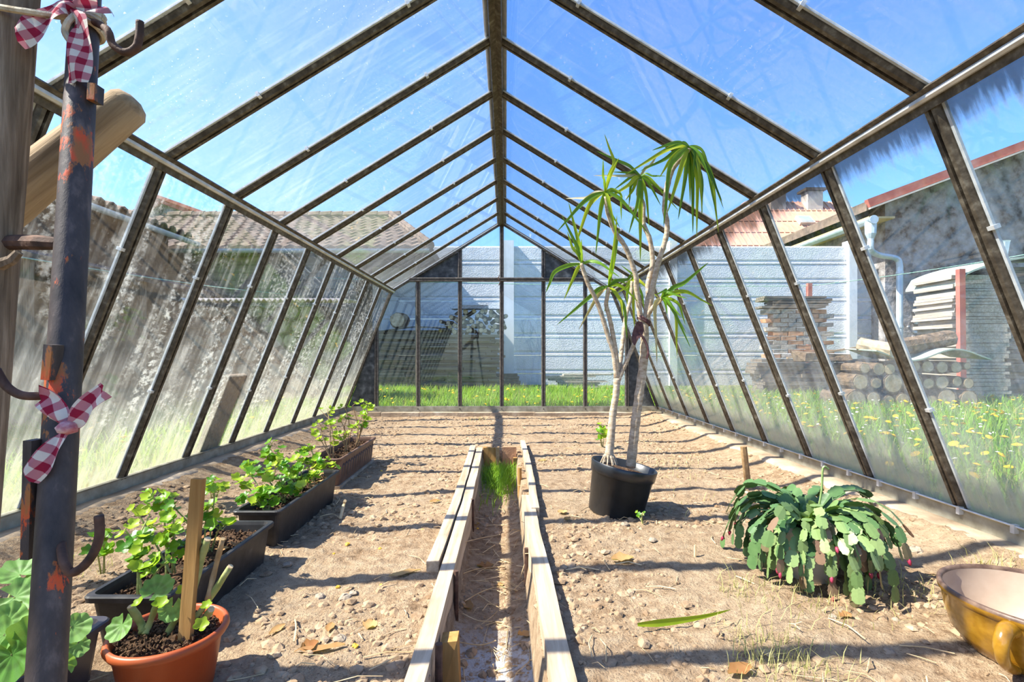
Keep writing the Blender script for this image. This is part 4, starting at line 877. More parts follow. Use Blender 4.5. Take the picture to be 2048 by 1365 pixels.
# yellowing cut leaf on the soil, wooden peg
def blade(pts, wd, fold=0.35):
    pts = smoothpath(pts, 4); k = len(pts); V = []; Fc = []
    for i, q in enumerate(pts):
        t = i / (k - 1); wv = wd * max(0.02, (min(1, 0.45 + t * 2.2) if t < 0.3 else min(1, (1 - t) ** 0.75 * 1.45)))
        tg = (pts[min(i + 1, k - 1)] - pts[max(i - 1, 0)]).normalized(); s = tg.cross(Vector((0.25, -1, 0.25))).normalized(); nn = s.cross(tg)
        V += [q + s * wv + nn * wv * fold, q, q - s * wv + nn * wv * fold]
    for i in range(k - 1): Fc += [(3 * i, 3 * i + 1, 3 * i + 4, 3 * i + 3), (3 * i + 1, 3 * i + 2, 3 * i + 5, 3 * i + 4)]
    return V, Fc
tag(ob('cut_leaf', blade([G(1275, 1250, 0.02), G(1330, 1245, 0.022), G(1400, 1235, 0.025), G(1462, 1220, 0.03)], 0.010), M['leaf_y'], smooth=True), 'yellowing cut sword leaf lying before the cactus', 'leaf')
b0 = G(1498, 975, 0.0)
tag(ob('wooden_peg', tube([b0 - Vector((0, 0, 0.05)), b0 + Vector((-0.035, 0, 0.25))], 0.020, 7), M['bstem']), 'leaning brown peg stuck in the soil behind the cactus', 'peg')

# ================================================================== DRACAENA
bp = Vector((0.565, 2.6, 0.0)); tilt = Matrix.Translation(bp + Vector((0, 0, -0.012))) @ Matrix.Rotation(R(11), 4, 'Y')
pt = empty('plant_pot', bp, 'tilted round black plastic pot holding the dracaena', 'pot')
ob('pot_body', xf(lathe([(0.0, 0.0), (0.130, 0.0), (0.137, 0.006), (0.157, 0.205), (0.164, 0.207), (0.170, 0.258), (0.167, 0.262), (0.162, 0.258), (0.155, 0.20)], 56, close=False), tilt), M['black'], pt, smooth=False)
for pl in pt.children[0].data.polygons: pl.use_smooth = abs(pl.normal.z) < 0.6
V, Fc = lathe([(0.158, 0.215), (0.12, 0.225), (0.08, 0.23), (0.04, 0.225), (0.001, 0.228)], 30, close=False)
ob('pot_soil', xf(([v + Vector((0, 0, 0.012 * noise.noise(v * 30))) for v in V], Fc), tilt), M['potsoil'], pt)
dr = empty('dracaena', bp + Vector((0, 0, 0.2)), 'tall leggy dracaena with bare pale stems and drooping sword leaves', 'plant')
def c7(x, y): return (1024 + x / 3, 430 + y / 3)
def c8(x, y): return (1060 + x / 3.9, 250 + y / 3.9)
def stem(pxs, ds, rs, m='stem', name='stem'):
    ds = lerplist(ds, len(pxs)); pts = smoothpath([P(x, y, d) for (x, y), d in zip(pxs, ds)], 5)
    rr = lerplist(rs, len(pts)); rr = [r * (1 + 0.07 * math.sin(i * 2.2)) for i, r in enumerate(rr)]
    return ob(name, tube(pts, rr, 9), M[m], dr, smooth=True)
stem([(1217, 925), (1219, 900), (1222, 870), (1226, 825), (1232, 790), c7(630, 980)], [2.6, 2.58], [0.024, 0.021, 0.018, 0.0175])
stem([c7(628, 985), c7(610, 830), c7(580, 740), c7(550, 640), c7(520, 550), c7(490, 480), c7(450, 400), c7(415, 290)], [2.58, 2.5], [0.014, 0.012, 0.011, 0.010])
stem([c7(632, 980), c7(627, 860), c7(602, 700), c7(585, 620), c7(565, 540), c7(572, 490), c7(582, 435)], [2.58, 2.52], [0.013, 0.011, 0.010])
stem([c7(638, 975), c7(650, 880), c7(660, 790), c7(672, 690), c7(688, 590), c7(712, 500), c7(718, 400)], [2.58, 2.7], [0.013, 0.011, 0.009])
stem([c7(640, 990), c7(665, 930), c7(695, 860), c7(730, 780), c7(752, 730)], [2.58, 2.56], [0.012, 0.010])
stem([(1261, 935), (1266, 890), (1272, 835), (1278, 790), c7(787, 900), c7(795, 760), c7(795, 640)], [2.62, 2.58], [0.026, 0.024, 0.0225, 0.021])
stem([c7(785, 690), c7(765, 580), c7(745, 420), c8(830, 1200), c8(780, 1040), c8(730, 930), c8(660, 830), c8(610, 690), c8(590, 560)], [2.58, 2.5], [0.015, 0.013, 0.012, 0.012])
stem([c7(798, 640), c7(818, 480), c8(920, 1240), c8(955, 1080), c8(935, 900), c8(885, 770), c8(882, 620), c8(845, 540), c8(858, 430)], [2.58, 2.6], [0.015, 0.013, 0.012, 0.012])
stem([c7(805, 640), c7(830, 520), c8(960, 1250), c8(1005, 1060), c8(1055, 900), c8(1070, 780), c8(1050, 640), c8(1075, 460), c8(1120, 330), c8(1220, 220), c8(1240, 180)], [2.58, 2.48], [0.017, 0.014, 0.013, 0.014, 0.013])
stem([c7(805, 620), c7(835, 570), c7(870, 530), c7(900, 500)], [2.58, 2.5], [0.012, 0.010])
for k in range(14):                                    # bunch of surface roots
    a = random.uniform(0, 6.28); q = P(1218, 905, 2.6); e = Vector((math.cos(a) * 0.045, math.sin(a) * 0.045, -0.06))
    ob('root', tube(smoothpath([q + e * 0.15, q + e * 0.5 + Vector((0, 0, 0.015)), q + e]), [0.007, 0.007, 0.006, 0.006, 0.005, 0.005, 0.004, 0.004, 0.003], 6), M['stem'], dr)
leaves = {
 'f': (c8(1240, 170), 2.48, c8, [(1080, 190, 900, 290), (1040, 210, 740, 390), (1100, 148, 950, 200), (1050, 270, 860, 360), (1090, 280, 1010, 410), (1085, 340, 1040, 800), (1150, 420, 1070, 690), (1205, 430, 1155, 740), (1265, 450, 1270, 850), (1300, 440, 1300, 880), (1335, 430, 1340, 700), (1310, 300, 1345, 690), (1285, 220, 1275, 370), (1350, 220, 1440, 520), (1390, 330, 1510, 655), (1370, 300, 1460, 730), (1415, 430, 1470, 845), (1400, 380, 1500, 600), (1170, 150, 1030, 200), (1240, 330, 1250, 620), (1330, 250, 1420, 470)]),
 'e': (c8(860, 400), 2.6, c8, [(780, 375, 640, 368), (770, 420, 650, 510), (770, 470, 560, 605), (785, 480, 770, 640), (800, 510, 745, 590), (690, 285, 520, 205), (950, 400, 1060, 400), (970, 460, 1160, 670), (950, 500, 1020, 630), (905, 560, 930, 800), (870, 560, 850, 760), (840, 600, 770, 850), (858, 720, 860, 1060), (935, 320, 1010, 210), (760, 400, 490, 395), (930, 440, 1050, 540)]),
 'd': (c8(585, 525), 2.5, c8, [(655, 300, 580, 70), (568, 400, 570, 265), (630, 380, 695, 255), (440, 570, 280, 575), (400, 620, 210, 835), (455, 640, 330, 1005), (545, 690, 512, 1015), (620, 640, 680, 900), (705, 545, 712, 745), (740, 620, 930, 860), (680, 520, 725, 560), (630, 690, 700, 800), (600, 470, 605, 440)]),
 'a': (c8(405, 1085), 2.5, c8, [(340, 900, 245, 700), (372, 900, 300, 600), (395, 980, 402, 890), (190, 1150, 122, 1310), (340, 1190, 265, 1365), (550, 1085, 700, 1190), (330, 960, 290, 830)]),
 'b': (c7(580, 430), 2.52, c7, [(612, 250, 645, 75), (605, 260, 630, 0), (470, 490, 268, 662), (505, 500, 400, 690), (565, 500, 555, 585), (690, 390, 722, 345), (670, 440, 760, 525), (672, 560, 690, 745), (650, 520, 665, 610), (640, 395, 700, 420), (590, 350, 610, 200)]),
 'h': (c7(715, 400), 2.7, c7, [(725, 520, 735, 685), (775, 470, 795, 570), (690, 470, 690, 540), (690, 430, 630, 470), (790, 420, 840, 480), (770, 400, 880, 500), (740, 370, 650, 300)]),
 'g': (c7(895, 500), 2.5, c7, [(1030, 410, 1180, 285), (1050, 465, 1205, 548), (960, 560, 1072, 800), (980, 600, 990, 850), (945, 470, 1055, 505), (960, 570, 1045, 710), (855, 560, 870, 900), (920, 540, 932, 600), (1000, 540, 1040, 660), (930, 450, 860, 480), (940, 530, 1020, 620)]),
}
for key, (cpx, d, cf, lst) in leaves.items():
    c = P(cpx[0], cpx[1], d)
    for i, (ax, ay, bx, by) in enumerate(lst):
        dm = random.uniform(-0.10, 0.10); m_ = cf(ax, ay); t_ = cf(bx, by)
        mid = P(m_[0], m_[1], d + dm * 0.6); tip = P(t_[0], t_[1], d + dm)
        L = (mid - c).length + (tip - mid).length
        mat = M['leaf_p'] if (key, i) in (('e', 13), ('b', 3), ('g', 6), ('d', 3), ('e', 14)) else (M['leaf_y'] if (i * 7 + len(key) + ord(key)) % 5 < 2 else M['leaf_g'])
        ob('leaf', blade([c, c.lerp(mid, 0.5) + Vector((0, 0, 0.012)), mid, mid.lerp(tip, 0.55), tip], min(0.0135, 0.006 + L * 0.018)), mat, dr, smooth=True)
tie = empty('stem_tie', P(*c7(765, 690), 2.55), 'dark maroon cloth strip knotted around the dracaena stems', 'tie')
for dz in (0, 0.012): ob('loop', tube([P(*c7(790, 640), 2.58) + Vector((0.03 * math.cos(a), 0.03 * math.sin(a), dz - 0.02 * math.cos(a))) for a in np.linspace(0, 6.28, 14)], 0.006, 6), M['maroon'], tie)
ob('cloth_end', blade([P(*c7(765, 640), 2.54), P(*c7(755, 700), 2.54), P(*c7(735, 740), 2.53), P(*c7(735, 785), 2.53)], 0.028, 0.2), M['maroon'], tie)
ob('cloth_end', tube(smoothpath([P(*c7(760, 700), 2.54), P(*c7(800, 760), 2.54), P(*c7(817, 820), 2.54), P(*c7(808, 865), 2.54)]), 0.006, 6), M['maroon'], tie)

# ================================================================== PLANTERS
def planter(name, x0, x1, y0, y1, h, m, label, inset=0.03, soil=0.02, cat='planter'):
    cx, cy = (x0 + x1) / 2, (y0 + y1) / 2; e = empty(name, (cx, cy, 0), label, cat)
    def rr(w_, l_, z, k=4, r=0.022):
        out = []
        for (sx_, sy_, a0) in ((1, 1, 0), (-1, 1, 90), (-1, -1, 180), (1, -1, 270)):
            for i in range(k + 1):
                a = R(a0 + 90 * i / k); out.append(Vector((cx + sx_ * (w_ - r) + r * math.cos(a), cy + sy_ * (l_ - r) + r * math.sin(a), z)))
        return out
    W, L = (x1 - x0) / 2, (y1 - y0) / 2; zb = -0.012
    rings = [rr(W - inset, L - inset, zb), rr(W - 0.014, L - 0.014, h - 0.018), rr(W - 0.002, L - 0.002, h - 0.018), rr(W, L, h - 0.004), rr(W - 0.003, L - 0.003, h), rr(W - 0.016, L - 0.016, h), rr(W - 0.020, L - 0.020, h - 0.012), rr(W - 0.028, L - 0.028, h - 0.07)]
    k = len(rings[0]); V = sum(rings, []); Fc = [(i * k + j, i * k + (j + 1) % k, (i + 1) * k + (j + 1) % k, (i + 1) * k + j) for i in range(len(rings) - 1) for j in range(k)] + [tuple(range(k - 1, -1, -1))]
    ob('trough', (V, Fc), m, e)
    gx_ = np.linspace(x0 + 0.021, x1 - 0.021, 14); gy_ = np.linspace(y0 + 0.021, y1 - 0.021, 40)
    V = [(x, y, h - soil - 0.02 + 0.014 * noise.noise(Vector((x * 22, y * 22, 1))) + 0.012 * noise.noise(Vector((x * 50, y * 50, 6)))) for y in gy_ for x in gx_]
    Fc = [(j * 14 + i, j * 14 + i + 1, (j + 1) * 14 + i + 1, (j + 1) * 14 + i) for j in range(39) for i in range(13)]
    ob('planter_soil', (V, Fc), M['potsoil'], e); return e
planter('planter_box', -1.21, -0.995, 0.45, 1.27, 0.15, M['plum'], 'dark plum plastic planter box beside the rusty pole')
planter('planter_box', -1.155, -0.915, 1.355, 1.99, 0.155, M['dusty'], 'black planter box with sparse ivy geraniums beside the terracotta pot')
planter('planter_box', -1.14, -0.935, 2.07, 2.83, 0.165, M['dusty'], 'black planter box overflowing with ivy geraniums before the brown box')
bx = planter('planter_box', -1.20, -0.99, 3.0, 3.83, 0.19, M['brown'], 'brown planter box with arched ribs holding leggy geraniums')
for k in range(13):
    y = 3.08 + k * 0.056; pts = [(-1.001 + (-0.022) * (1 - z / 0.17), yy, z) for yy, z in ((y, 0.05), (y, 0.12), (y + 0.012, 0.138), (y + 0.026, 0.142), (y + 0.036, 0.13))]
    ob('arch_rib', tube(smoothpath(pts, 3), 0.0035, 5), M['plum'], bx)
ob('foot_rim', box(-1.17, -1.005, 3.02, 3.81, -0.01, 0.02), M['concrete'], bx)

def crumbs(parent, n_, fx, smin=0.003, smax=0.009):     # loose lumps on the potting soil
    O8 = [Vector(v) for v in ((1, 0, 0), (-1, 0, 0), (0, 1, 0), (0, -1, 0), (0, 0, 1), (0, 0, -1))]; V = []; Fc = []
    for i in range(n_):
        q = fx(); r = random.uniform(smin, smax); b = len(V); a = random.uniform(0, 3.1); rt = Matrix.Rotation(a, 3, (0.5, 0.6, 0.7))
        V += [q + rt @ (v * r * random.uniform(0.6, 1.3)) for v in O8]
        Fc += [tuple(b + j for j in f) for f in ((0, 2, 4), (2, 1, 4), (1, 3, 4), (3, 0, 4), (2, 0, 5), (1, 2, 5), (3, 1, 5), (0, 3, 5))]
    ob('soil_crumbs', (V, Fc), M['potsoil'], parent, kind='stuff')
for e, (xa, xb, ya, yb, zz) in zip([o for o in C.objects if o.name.startswith('planter_box')], ((-1.185, -1.02, 0.48, 1.24, 0.112), (-1.125, -0.945, 1.385, 1.96, 0.117), (-1.11, -0.965, 2.1, 2.8, 0.127), (-1.17, -1.02, 3.03, 3.8, 0.152))):
    crumbs(e, 420, lambda: Vector((random.uniform(xa, xb), random.uniform(ya, yb), zz + random.uniform(0, 0.012))))
for k, (xa, xb, ya, yb, zz) in enumerate(((-1.12, -0.95, 1.40, 1.95, 0.135), (-1.10, -0.96, 2.12, 2.78, 0.15))):
    for i in range(7):
        x, y = random.uniform(xa, xb), random.uniform(ya, yb); L = random.uniform(0.02, 0.04)
        V = [Vector((x, y, zz)) + Matrix.Rotation(i * 1.3, 3, 'Z') @ Vector(v) for v in ((-L, 0, 0), (-L * 0.3, L * 0.4, 0.008), (-L * 0.3, -L * 0.4, 0.012), (L * 0.5, L * 0.35, 0.014), (L * 0.5, -L * 0.3, 0.006), (L, 0, 0.012))]
        wh = 'sparse' if k == 0 else 'overflowing'
        tag(ob('withered_leaf', (V, [(0, 2, 1), (1, 2, 4, 3), (3, 4, 5)]), M['dryleaf']), 'withered orange leaf on the soil of the %s black planter box' % wh, 'leaf', 'withered leaves in the %s box' % wh)

# ---- geraniums
def leaf_mesh(name, m, r=1.0, lobes=5, depth=0.28, cup=0.25, k=20, pleat=0.06):
    V = [Vector((0, 0, 0))]
    for q in (0.55, 1.0):
        for i in range(k):
            a = -math.pi * 0.93 + 2 * math.pi * 0.93 * i / (k - 1); b = lobes * a / 0.93
            rr = q * r * (1 - q * depth * (0.5 - 0.5 * math.cos(b)) ** 1.5)
            V.append(Vector((rr * math.cos(a) + 0.25 * r * q, rr * math.sin(a), cup * r * q * q + pleat * r * q * math.cos(b))))
    return mesh(name, V, [(0, i, i + 1) for i in range(1, k)] + [(i, i + k, i + k + 1, i + 1) for i in range(1, k)], m, True)
LM = [leaf_mesh('leaf_ivy', M['pel']), leaf_mesh('leaf_ivy2', M['pel'], 1, 5, 0.34, 0.1), leaf_mesh('leaf_young', M['pel_y'], 1, 5, 0.25, 0.4)]
ZM = leaf_mesh('leaf_zonal', M['zonal'], 1, 8, 0.10, 0.20, 41, 0.07)
def leaf_at(parent, c, nrm, size, me, spin=None):
    nrm = Vector(nrm).normalized(); a = random.uniform(0, 6.28) if spin is None else spin
    x = nrm.orthogonal().normalized(); y = nrm.cross(x); u = x * math.cos(a) + y * math.sin(a); v = nrm.cross(u)
    inst('leaf', me, parent, frame(Vector(c), u * size, v * size, nrm * size))
GER = 0
def geranium(root, tips, label, group, nl=7, size=0.022, young=0.3, stemm='gstem', name='ivy_geranium'):
    e = empty(name, root, label, 'plant', group); root = Vector(root)
    for tip in tips:
        tip = Vector(tip); mid = root.lerp(tip, 0.5) + Vector((random.uniform(-0.02, 0.02), random.uniform(-0.02, 0.02), 0.03))
        path = smoothpath([root + Vector((random.uniform(-0.012, 0.012), random.uniform(-0.012, 0.012), -0.01)), mid, tip], 5)
        parts = [tube(path, lerplist([0.0035, 0.002], len(path)), 5)]
        for i in range(nl):
            t = random.uniform(0.35, 1.0) if i else 1.0; b = path[min(len(path) - 1, int(t * (len(path) - 1)))]
            a = random.uniform(0, 6.28); off = Vector((math.cos(a), math.sin(a), random.uniform(0.1, 0.9))).normalized() * random.uniform(0.01, 0.035)
            c = b + off; parts.append(tube([b, b + off * 0.6 + Vector((0, 0, 0.003)), c], 0.0013, 4))
            me = LM[2] if (random.random() < young * (0.6 + t)) else random.choice(LM[:2])
            leaf_at(e, c, (off.x * 14 + random.uniform(-0.4, 0.4), off.y * 14 - 0.25 + random.uniform(-0.4, 0.4), 0.75), size * random.uniform(0.65, 1.25), me)
        ob('stem', join(*parts), M[stemm], e)
    return e
def T(px, py, y): return P(px, py, y)
LG = 'sparse ivy geranium sprouting from the black box by the terracotta pot'
for i, (wh, ry, tips) in enumerate((
    ('at the end beside the terracotta pot', 1.42, [(275, 1090, 1.42), (250, 1060, 1.45), (330, 1130, 1.4), (265, 1145, 1.38), (300, 1030, 1.5)]),
    ('in the middle of the sparse box', 1.58, [(300, 985, 1.6), (270, 1020, 1.55), (340, 1010, 1.6), (350, 1060, 1.55), (320, 1080, 1.52)]),
    ('at the end next to the overflowing box', 1.75, [(330, 1000, 1.75), (380, 1040, 1.72), (430, 975, 1.78), (420, 1010, 1.72), (445, 1060, 1.7)]))):
    geranium((-1.05 + random.uniform(-0.03, 0.03), ry, 0.13), [T(*q) for q in tips], 'sparse ivy geranium ' + wh, 'sparse ivy geraniums', 7, 0.021)
LG2 = 'bushy ivy geranium in the overflowing black planter box'
for i, (wh, ry, tips) in enumerate((
    ('at the end by the sparse box', 2.16, [(490, 940, 2.2), (520, 985, 2.15), (480, 1000, 2.15), (545, 1010, 2.14), (505, 1010, 2.12), (470, 960, 2.25)]),
    ('second along from the sparse box', 2.34, [(500, 930, 2.35), (530, 950, 2.35), (560, 985, 2.3), (590, 995, 2.3), (575, 960, 2.35), (610, 975, 2.32)]),
    ('third along from the sparse box', 2.52, [(545, 930, 2.55), (570, 925, 2.5), (600, 940, 2.5), (625, 960, 2.5), (590, 915, 2.55), (640, 950, 2.5)]),
    ('at the end by the brown box', 2.70, [(600, 905, 2.7), (620, 895, 2.75), (640, 915, 2.7), (655, 925, 2.65), (665, 940, 2.65), (610, 925, 2.68)]))):
    geranium((-1.04 + random.uniform(-0.03, 0.03), ry, 0.135), [T(*q) for q in tips], 'bushy ivy geranium in the overflowing box, ' + wh, 'bushy ivy geraniums', 8, 0.023, 0.35)
LG3 = 'leggy half-bare geranium in the brown arched planter box'
for wh, ry, tips in (('at the end by the overflowing box', 3.15, [(655, 820, 3.25), (660, 845, 3.2), (640, 850, 3.2), (675, 870, 3.15), (625, 865, 3.2)]), ('in its middle', 3.4, [(690, 815, 3.4), (680, 840, 3.4), (705, 855, 3.35), (640, 820, 3.45), (695, 835, 3.4)]), ('at the end toward the glazed end wall', 3.65, [(705, 812, 3.65), (728, 808, 3.65), (742, 815, 3.65), (725, 830, 3.62), (735, 822, 3.7)])):
    geranium((-1.09 + random.uniform(-0.02, 0.02), ry, 0.16), [T(*q) for q in tips], 'leggy geranium in the brown planter box, ' + wh, 'leggy geraniums', 4, 0.026, 0.7, 'bstem', 'leggy_geranium')
geranium(G(545, 958) , [T(545, 885, 3.15), T(530, 905, 3.15), T(555, 900, 3.2)], 'upright broad-leaved weed growing in the soil behind the overflowing box', None, 8, 0.03, 0.1, name='tall_weed')
geranium(G(428, 1010), [T(430, 960, 2.6), T(415, 975, 2.55), T(445, 980, 2.6)], 'slim weed growing in the soil behind the sparse geranium box', None, 6, 0.026, 0.3, name='slim_weed')
geranium(G(205, 1150), [T(190, 1080, 1.75), T(215, 1075, 1.75), T(185, 1100, 1.7)], 'narrow green seedling growing behind the sparse geranium box', None, 5, 0.026, 0.1, name='seedling')
geranium(G(1204, 893), [T(1203, 852, 4.3), T(1195, 862, 4.3), T(1208, 868, 4.3)], 'small green weed growing alone behind the black pot', None, 6, 0.03, 0.1, name='small_weed')
geranium(G(1284, 1050), [T(1288, 1032, 2.38), T(1282, 1042, 2.36)], 'tiny green sprout at the foot of the black pot', None, 2, 0.012, 0.3, name='sprout')

# ---- zonal geraniums in the front planter (large leaves)
def zonal(root, lv, label):
    e = empty('zonal_geranium', root, label, 'plant'); root = Vector(root)
    for (px, py, d, r, nrm) in lv:
        c = P(px, py, d); me = ZM; pts = smoothpath([root, root.lerp(c, 0.6) + Vector((0, 0, 0.02)), c], 4)
        ob('petiole', tube(pts, lerplist([0.005, 0.0022], len(pts)), 6), M['gstem'], e)
        leaf_at(e, c, nrm, r * 0.78, me)
    return e
ZR_ = 0.034
zm_unit = 1
zonal((-1.10, 1.05, 0.12), [(40, 1150, 1.12, 0.050, (0.2, -0.4, 0.9)), (30, 1195, 1.08, 0.055, (0.1, -0.7, 0.6)), (75, 1160, 1.14, 0.035, (0.3, -0.3, 0.9)), (15, 1245, 1.0, 0.050, (0.0, -0.9, 0.35)), (45, 1235, 1.02, 0.055, (0.35, -0.9, 0.25))], 'zonal geranium with scalloped leaves behind the rusty pole')
zonal((-1.04, 1.0, 0.12), [(145, 1255, 0.98, 0.036, (0.35, -0.8, 0.5)), (60, 1290, 0.95, 0.060, (0.25, -0.95, 0.15)), (25, 1310, 0.92, 0.050, (-0.1, -0.95, 0.2)), (155, 1290, 0.98, 0.028, (0.6, -0.4, 0.6)), (125, 1330, 0.92, 0.036, (0.3, -0.8, -0.2)), (10, 1270, 0.95, 0.05, (-0.1, -0.9, 0.4))], 'zonal geranium with large drooping leaves in the plum planter box')

# ---- terracotta pot with cut geranium
tpx = Vector((-0.815, 1.21, 0.0))
tp = empty('terracotta_pot', tpx, 'orange terracotta-coloured pot with cut back geranium stems', 'pot')
ob('pot_body', xf(lathe([(0.0, -0.01), (0.088, -0.01), (0.093, -0.004), (0.113, 0.124), (0.123, 0.128), (0.129, 0.138), (0.127, 0.148), (0.120, 0.152), (0.114, 0.146), (0.107, 0.10)], 64, close=False), Matrix.Translation(tpx)), M['terra'], tp, smooth=True)
V, Fc = lathe([(0.110, 0.124), (0.09, 0.129), (0.06, 0.134), (0.03, 0.132), (0.001, 0.134)], 40, close=False)
ob('pot_soil', xf(([v + Vector((0, 0, 0.016 * noise.noise(v * 35))) for v in V], Fc), Matrix.Translation(tpx)), M['potsoil'], tp)
def _q():
    a = random.uniform(0, 6.28); r = 0.105 * math.sqrt(random.random()); return tpx + Vector((r * math.cos(a), r * math.sin(a), 0.134 + random.uniform(0, 0.01)))
crumbs(tp, 420, _q, 0.002, 0.008)
cg = empty('cut_geranium', tpx + Vector((0, 0, 0.13)), 'cut back geranium with thick pale stems in the terracotta pot', 'plant')
for pts, r in (([(285, 1265), (283, 1250), (262, 1215)], 0.008), ([(290, 1270), (300, 1245), (318, 1198)], 0.007), ([(365, 1250), (400, 1225), (460, 1135)], 0.007), ([(380, 1210), (400, 1130), (415, 1080)], 0.008), ([(415, 1200), (430, 1140), (445, 1080)], 0.006), ([(325, 1290), (345, 1250), (368, 1220)], 0.007), ([(400, 1245), (412, 1235), (422, 1220)], 0.008)):
    yb = {1: 1.17}.get(1); pw_ = [P(x, y, 1.20 + 0.015 * (i % 2)) for i, (x, y) in enumerate(pts)]
    path = smoothpath(pw_, 4); rr = [r * (1.0 + (0.18 if i % 3 == 0 else 0)) for i in range(len(path))]
    ob('stem', tube(path, rr, 8), M['gstem' if r > 0.0065 else 'bstem'], cg, smooth=True); ob('cut_end', tube([path[-1], path[-1] + (path[-1] - path[-2]).normalized() * 0.003], r * 0.95, 8), M['straw'], cg)
for px, py, d, r, nrm in ((310, 1185, 1.20, 0.036, (0.2, -0.5, 0.85)), (245, 1250, 1.12, 0.030, (-0.1, -0.75, 0.6)), (345, 1215, 1.2, 0.028, (0.4, -0.7, 0.5)), (365, 1185, 1.22, 0.016, (0.1, -0.6, 0.7)), (400, 1255, 1.12, 0.017, (0.3, -0.6, 0.7)), (318, 1212, 1.16, 0.018, (0.2, -0.4, 0.9)), (275, 1210, 1.16, 0.014, (-0.3, -0.4, 0.8)), (412, 1215, 1.15, 0.013, (0, -0.5, 0.8))):
    leaf_at(cg, P(px, py, d), nrm, r, ZM if r > 0.02 else LM[2], 0.6)
a, b = P(372, 1268, 1.19), P(397, 958, 1.21)
tag(ob('wooden_stake', beam(a - (b - a) * 0.15, b, 0.028, 0.016, (0, 1, 0.0)), M['wood_stake']), 'flat pine stake pushed into the terracotta pot', 'stake')

# ================================================================== CHRISTMAS CACTUS
ccx = Vector((1.125, 1.86, 0.0))
cp = empty('cactus_pot', ccx, 'white pot almost hidden under the drooping cactus', 'pot')
ob('pot_body', xf(lathe([(0.0, -0.01), (0.085, -0.01), (0.115, 0.17), (0.12, 0.19), (0.11, 0.19), (0.10, 0.16)], 32, close=False), Matrix.Translation(ccx)), M['whitepot'], cp, smooth=True)
ob('pot_soil', xf(lathe([(0.105, 0.168), (0.05, 0.175), (0.001, 0.175)], 24, close=False), Matrix.Translation(ccx)), M['potsoil'], cp)
ca = empty('christmas_cactus', ccx + Vector((0, 0, 0.15)), 'large drooping christmas cactus with flat jointed green segments', 'plant')
def seg_mesh(name, m):
    prof = [(0, 0.10), (0.12, 0.30), (0.30, 0.44), (0.38, 0.40), (0.58, 0.50), (0.66, 0.44), (0.84, 0.46), (0.90, 0.34), (1.0, 0.22)]
    V = []
    for t, wd in prof: V += [(-wd, t, 0.05), (0, t, 0.10), (wd, t, 0.05), (0, t, -0.02)]
    Fc = []
    for i in range(len(prof) - 1):
        for j in range(4): Fc.append((4 * i + j, 4 * i + (j + 1) % 4, 4 * i + 4 + (j + 1) % 4, 4 * i + 4 + j))
    return mesh(name, V, Fc, m, False)
SM = [seg_mesh('segment_green', M['cact']), seg_mesh('segment_light', M['cact_l']), seg_mesh('segment_flushed', M['cact_r'])]
BM = mesh('bud', *tube([(0, 0, 0), (0, 0.3, 0), (0, 0.7, 0), (0, 1, 0)], [0.12, 0.25, 0.2, 0.03], 6), M['bud'], True)
rest = []; nseg = 0; chains = []
for i in range(118):
    a = 2 * math.pi * (i * 0.381966) + random.uniform(-0.15, 0.15); chains.append((a, random.uniform(0.76, 1.02)))
chains.sort(key=lambda q: math.sin(q[0]))              # the ones turned to the camera first
for ci, (a, sp) in enumerate(chains):
    el = R(random.uniform(0, 80)); az = a; q = ccx + Vector((math.cos(a) * 0.03, math.sin(a) * 0.03, 0.17)); ln = random.uniform(0.051, 0.067); k = random.randint(6, 9)
    light = random.random() < 0.55
    for j in range(k):
        d = Vector((math.cos(az) * math.cos(el), math.sin(az) * math.cos(el), math.sin(el)))
        L = ln * (0.95 if j else 1.2)
        if q.z + d.z * L < 0.005: break
        side = d.cross(Vector((0, 0, 1))).normalized(); nn = side.cross(d); rl = random.uniform(-0.85, 0.85)
        u = side * math.cos(rl) + nn * math.sin(rl); w_ = u.cross(d)
        wd = L * random.uniform(0.66, 0.84)
        me = SM[2] if (j >= k - 2 and random.random() < 0.45) else (SM[1] if light or random.random() < 0.15 else SM[0])
        mt = frame(q, u * wd, d * L * 1.04, w_ * L * 0.5)
        if nseg < 298: inst('segment', me, ca, mt); nseg += 1
        else: rest.append((me, mt))
        if j == k - 1 and random.random() < 0.22: inst('bud', BM, ca, frame(q + d * L, u * 0.025, d * 0.022, w_ * 0.025))
        q = q + d * L * sp; el -= R(random.uniform(18, 34)) if j < 5 else R(6); el = max(el, R(-84)); az += random.uniform(-0.16, 0.16)
        ln *= 0.97
if rest:
    parts = [([mt @ v.co for v in me.vertices], [tuple(f.vertices) for f in me.polygons]) for me, mt in rest]
    ob('back_segments', join(*parts), M['cact'], ca, kind='stuff')
V = []
e = ccx + Vector((0.01, -0.02, 0.25)); ob('bud_shoot', tube(smoothpath([ccx + Vector((0.02, -0.02, 0.22)), ccx + Vector((0.03, -0.03, 0.32)), ccx + Vector((0.035, -0.03, 0.40)), ccx + Vector((0.055, -0.03, 0.395))]), 0.004, 5), M['cact_l'], ca)
# little grass tufts round it
tp_ = []
for px, py, n_, s in ((1478, 1190, 60, 0.04), (1620, 1215, 120, 0.10), (1600, 1330, 120, 0.06), (1800, 1190, 100, 0.09), (1520, 1290, 60, 0.06), (965, 843, 40, 0.07), (1340, 935, 60, 0.15), (1500, 1330, 60, 0.05), (2000, 1160, 60, 0.05), (1400, 1010, 40, 0.2), (170, 1130, 80, 0.12)):
    q = G(px, py)
    for k in range(n_):
        x, y = q.x + random.gauss(0, s), q.y + random.gauss(0, s); tp_.append((x, y, soil_h(x, y)))
blades('soil_grass', tp_, 0.015, 0.06, 0.0013, M['drygrass'], 'thin dry grass tufts sprouting from the soil', 'grass', 1.6)

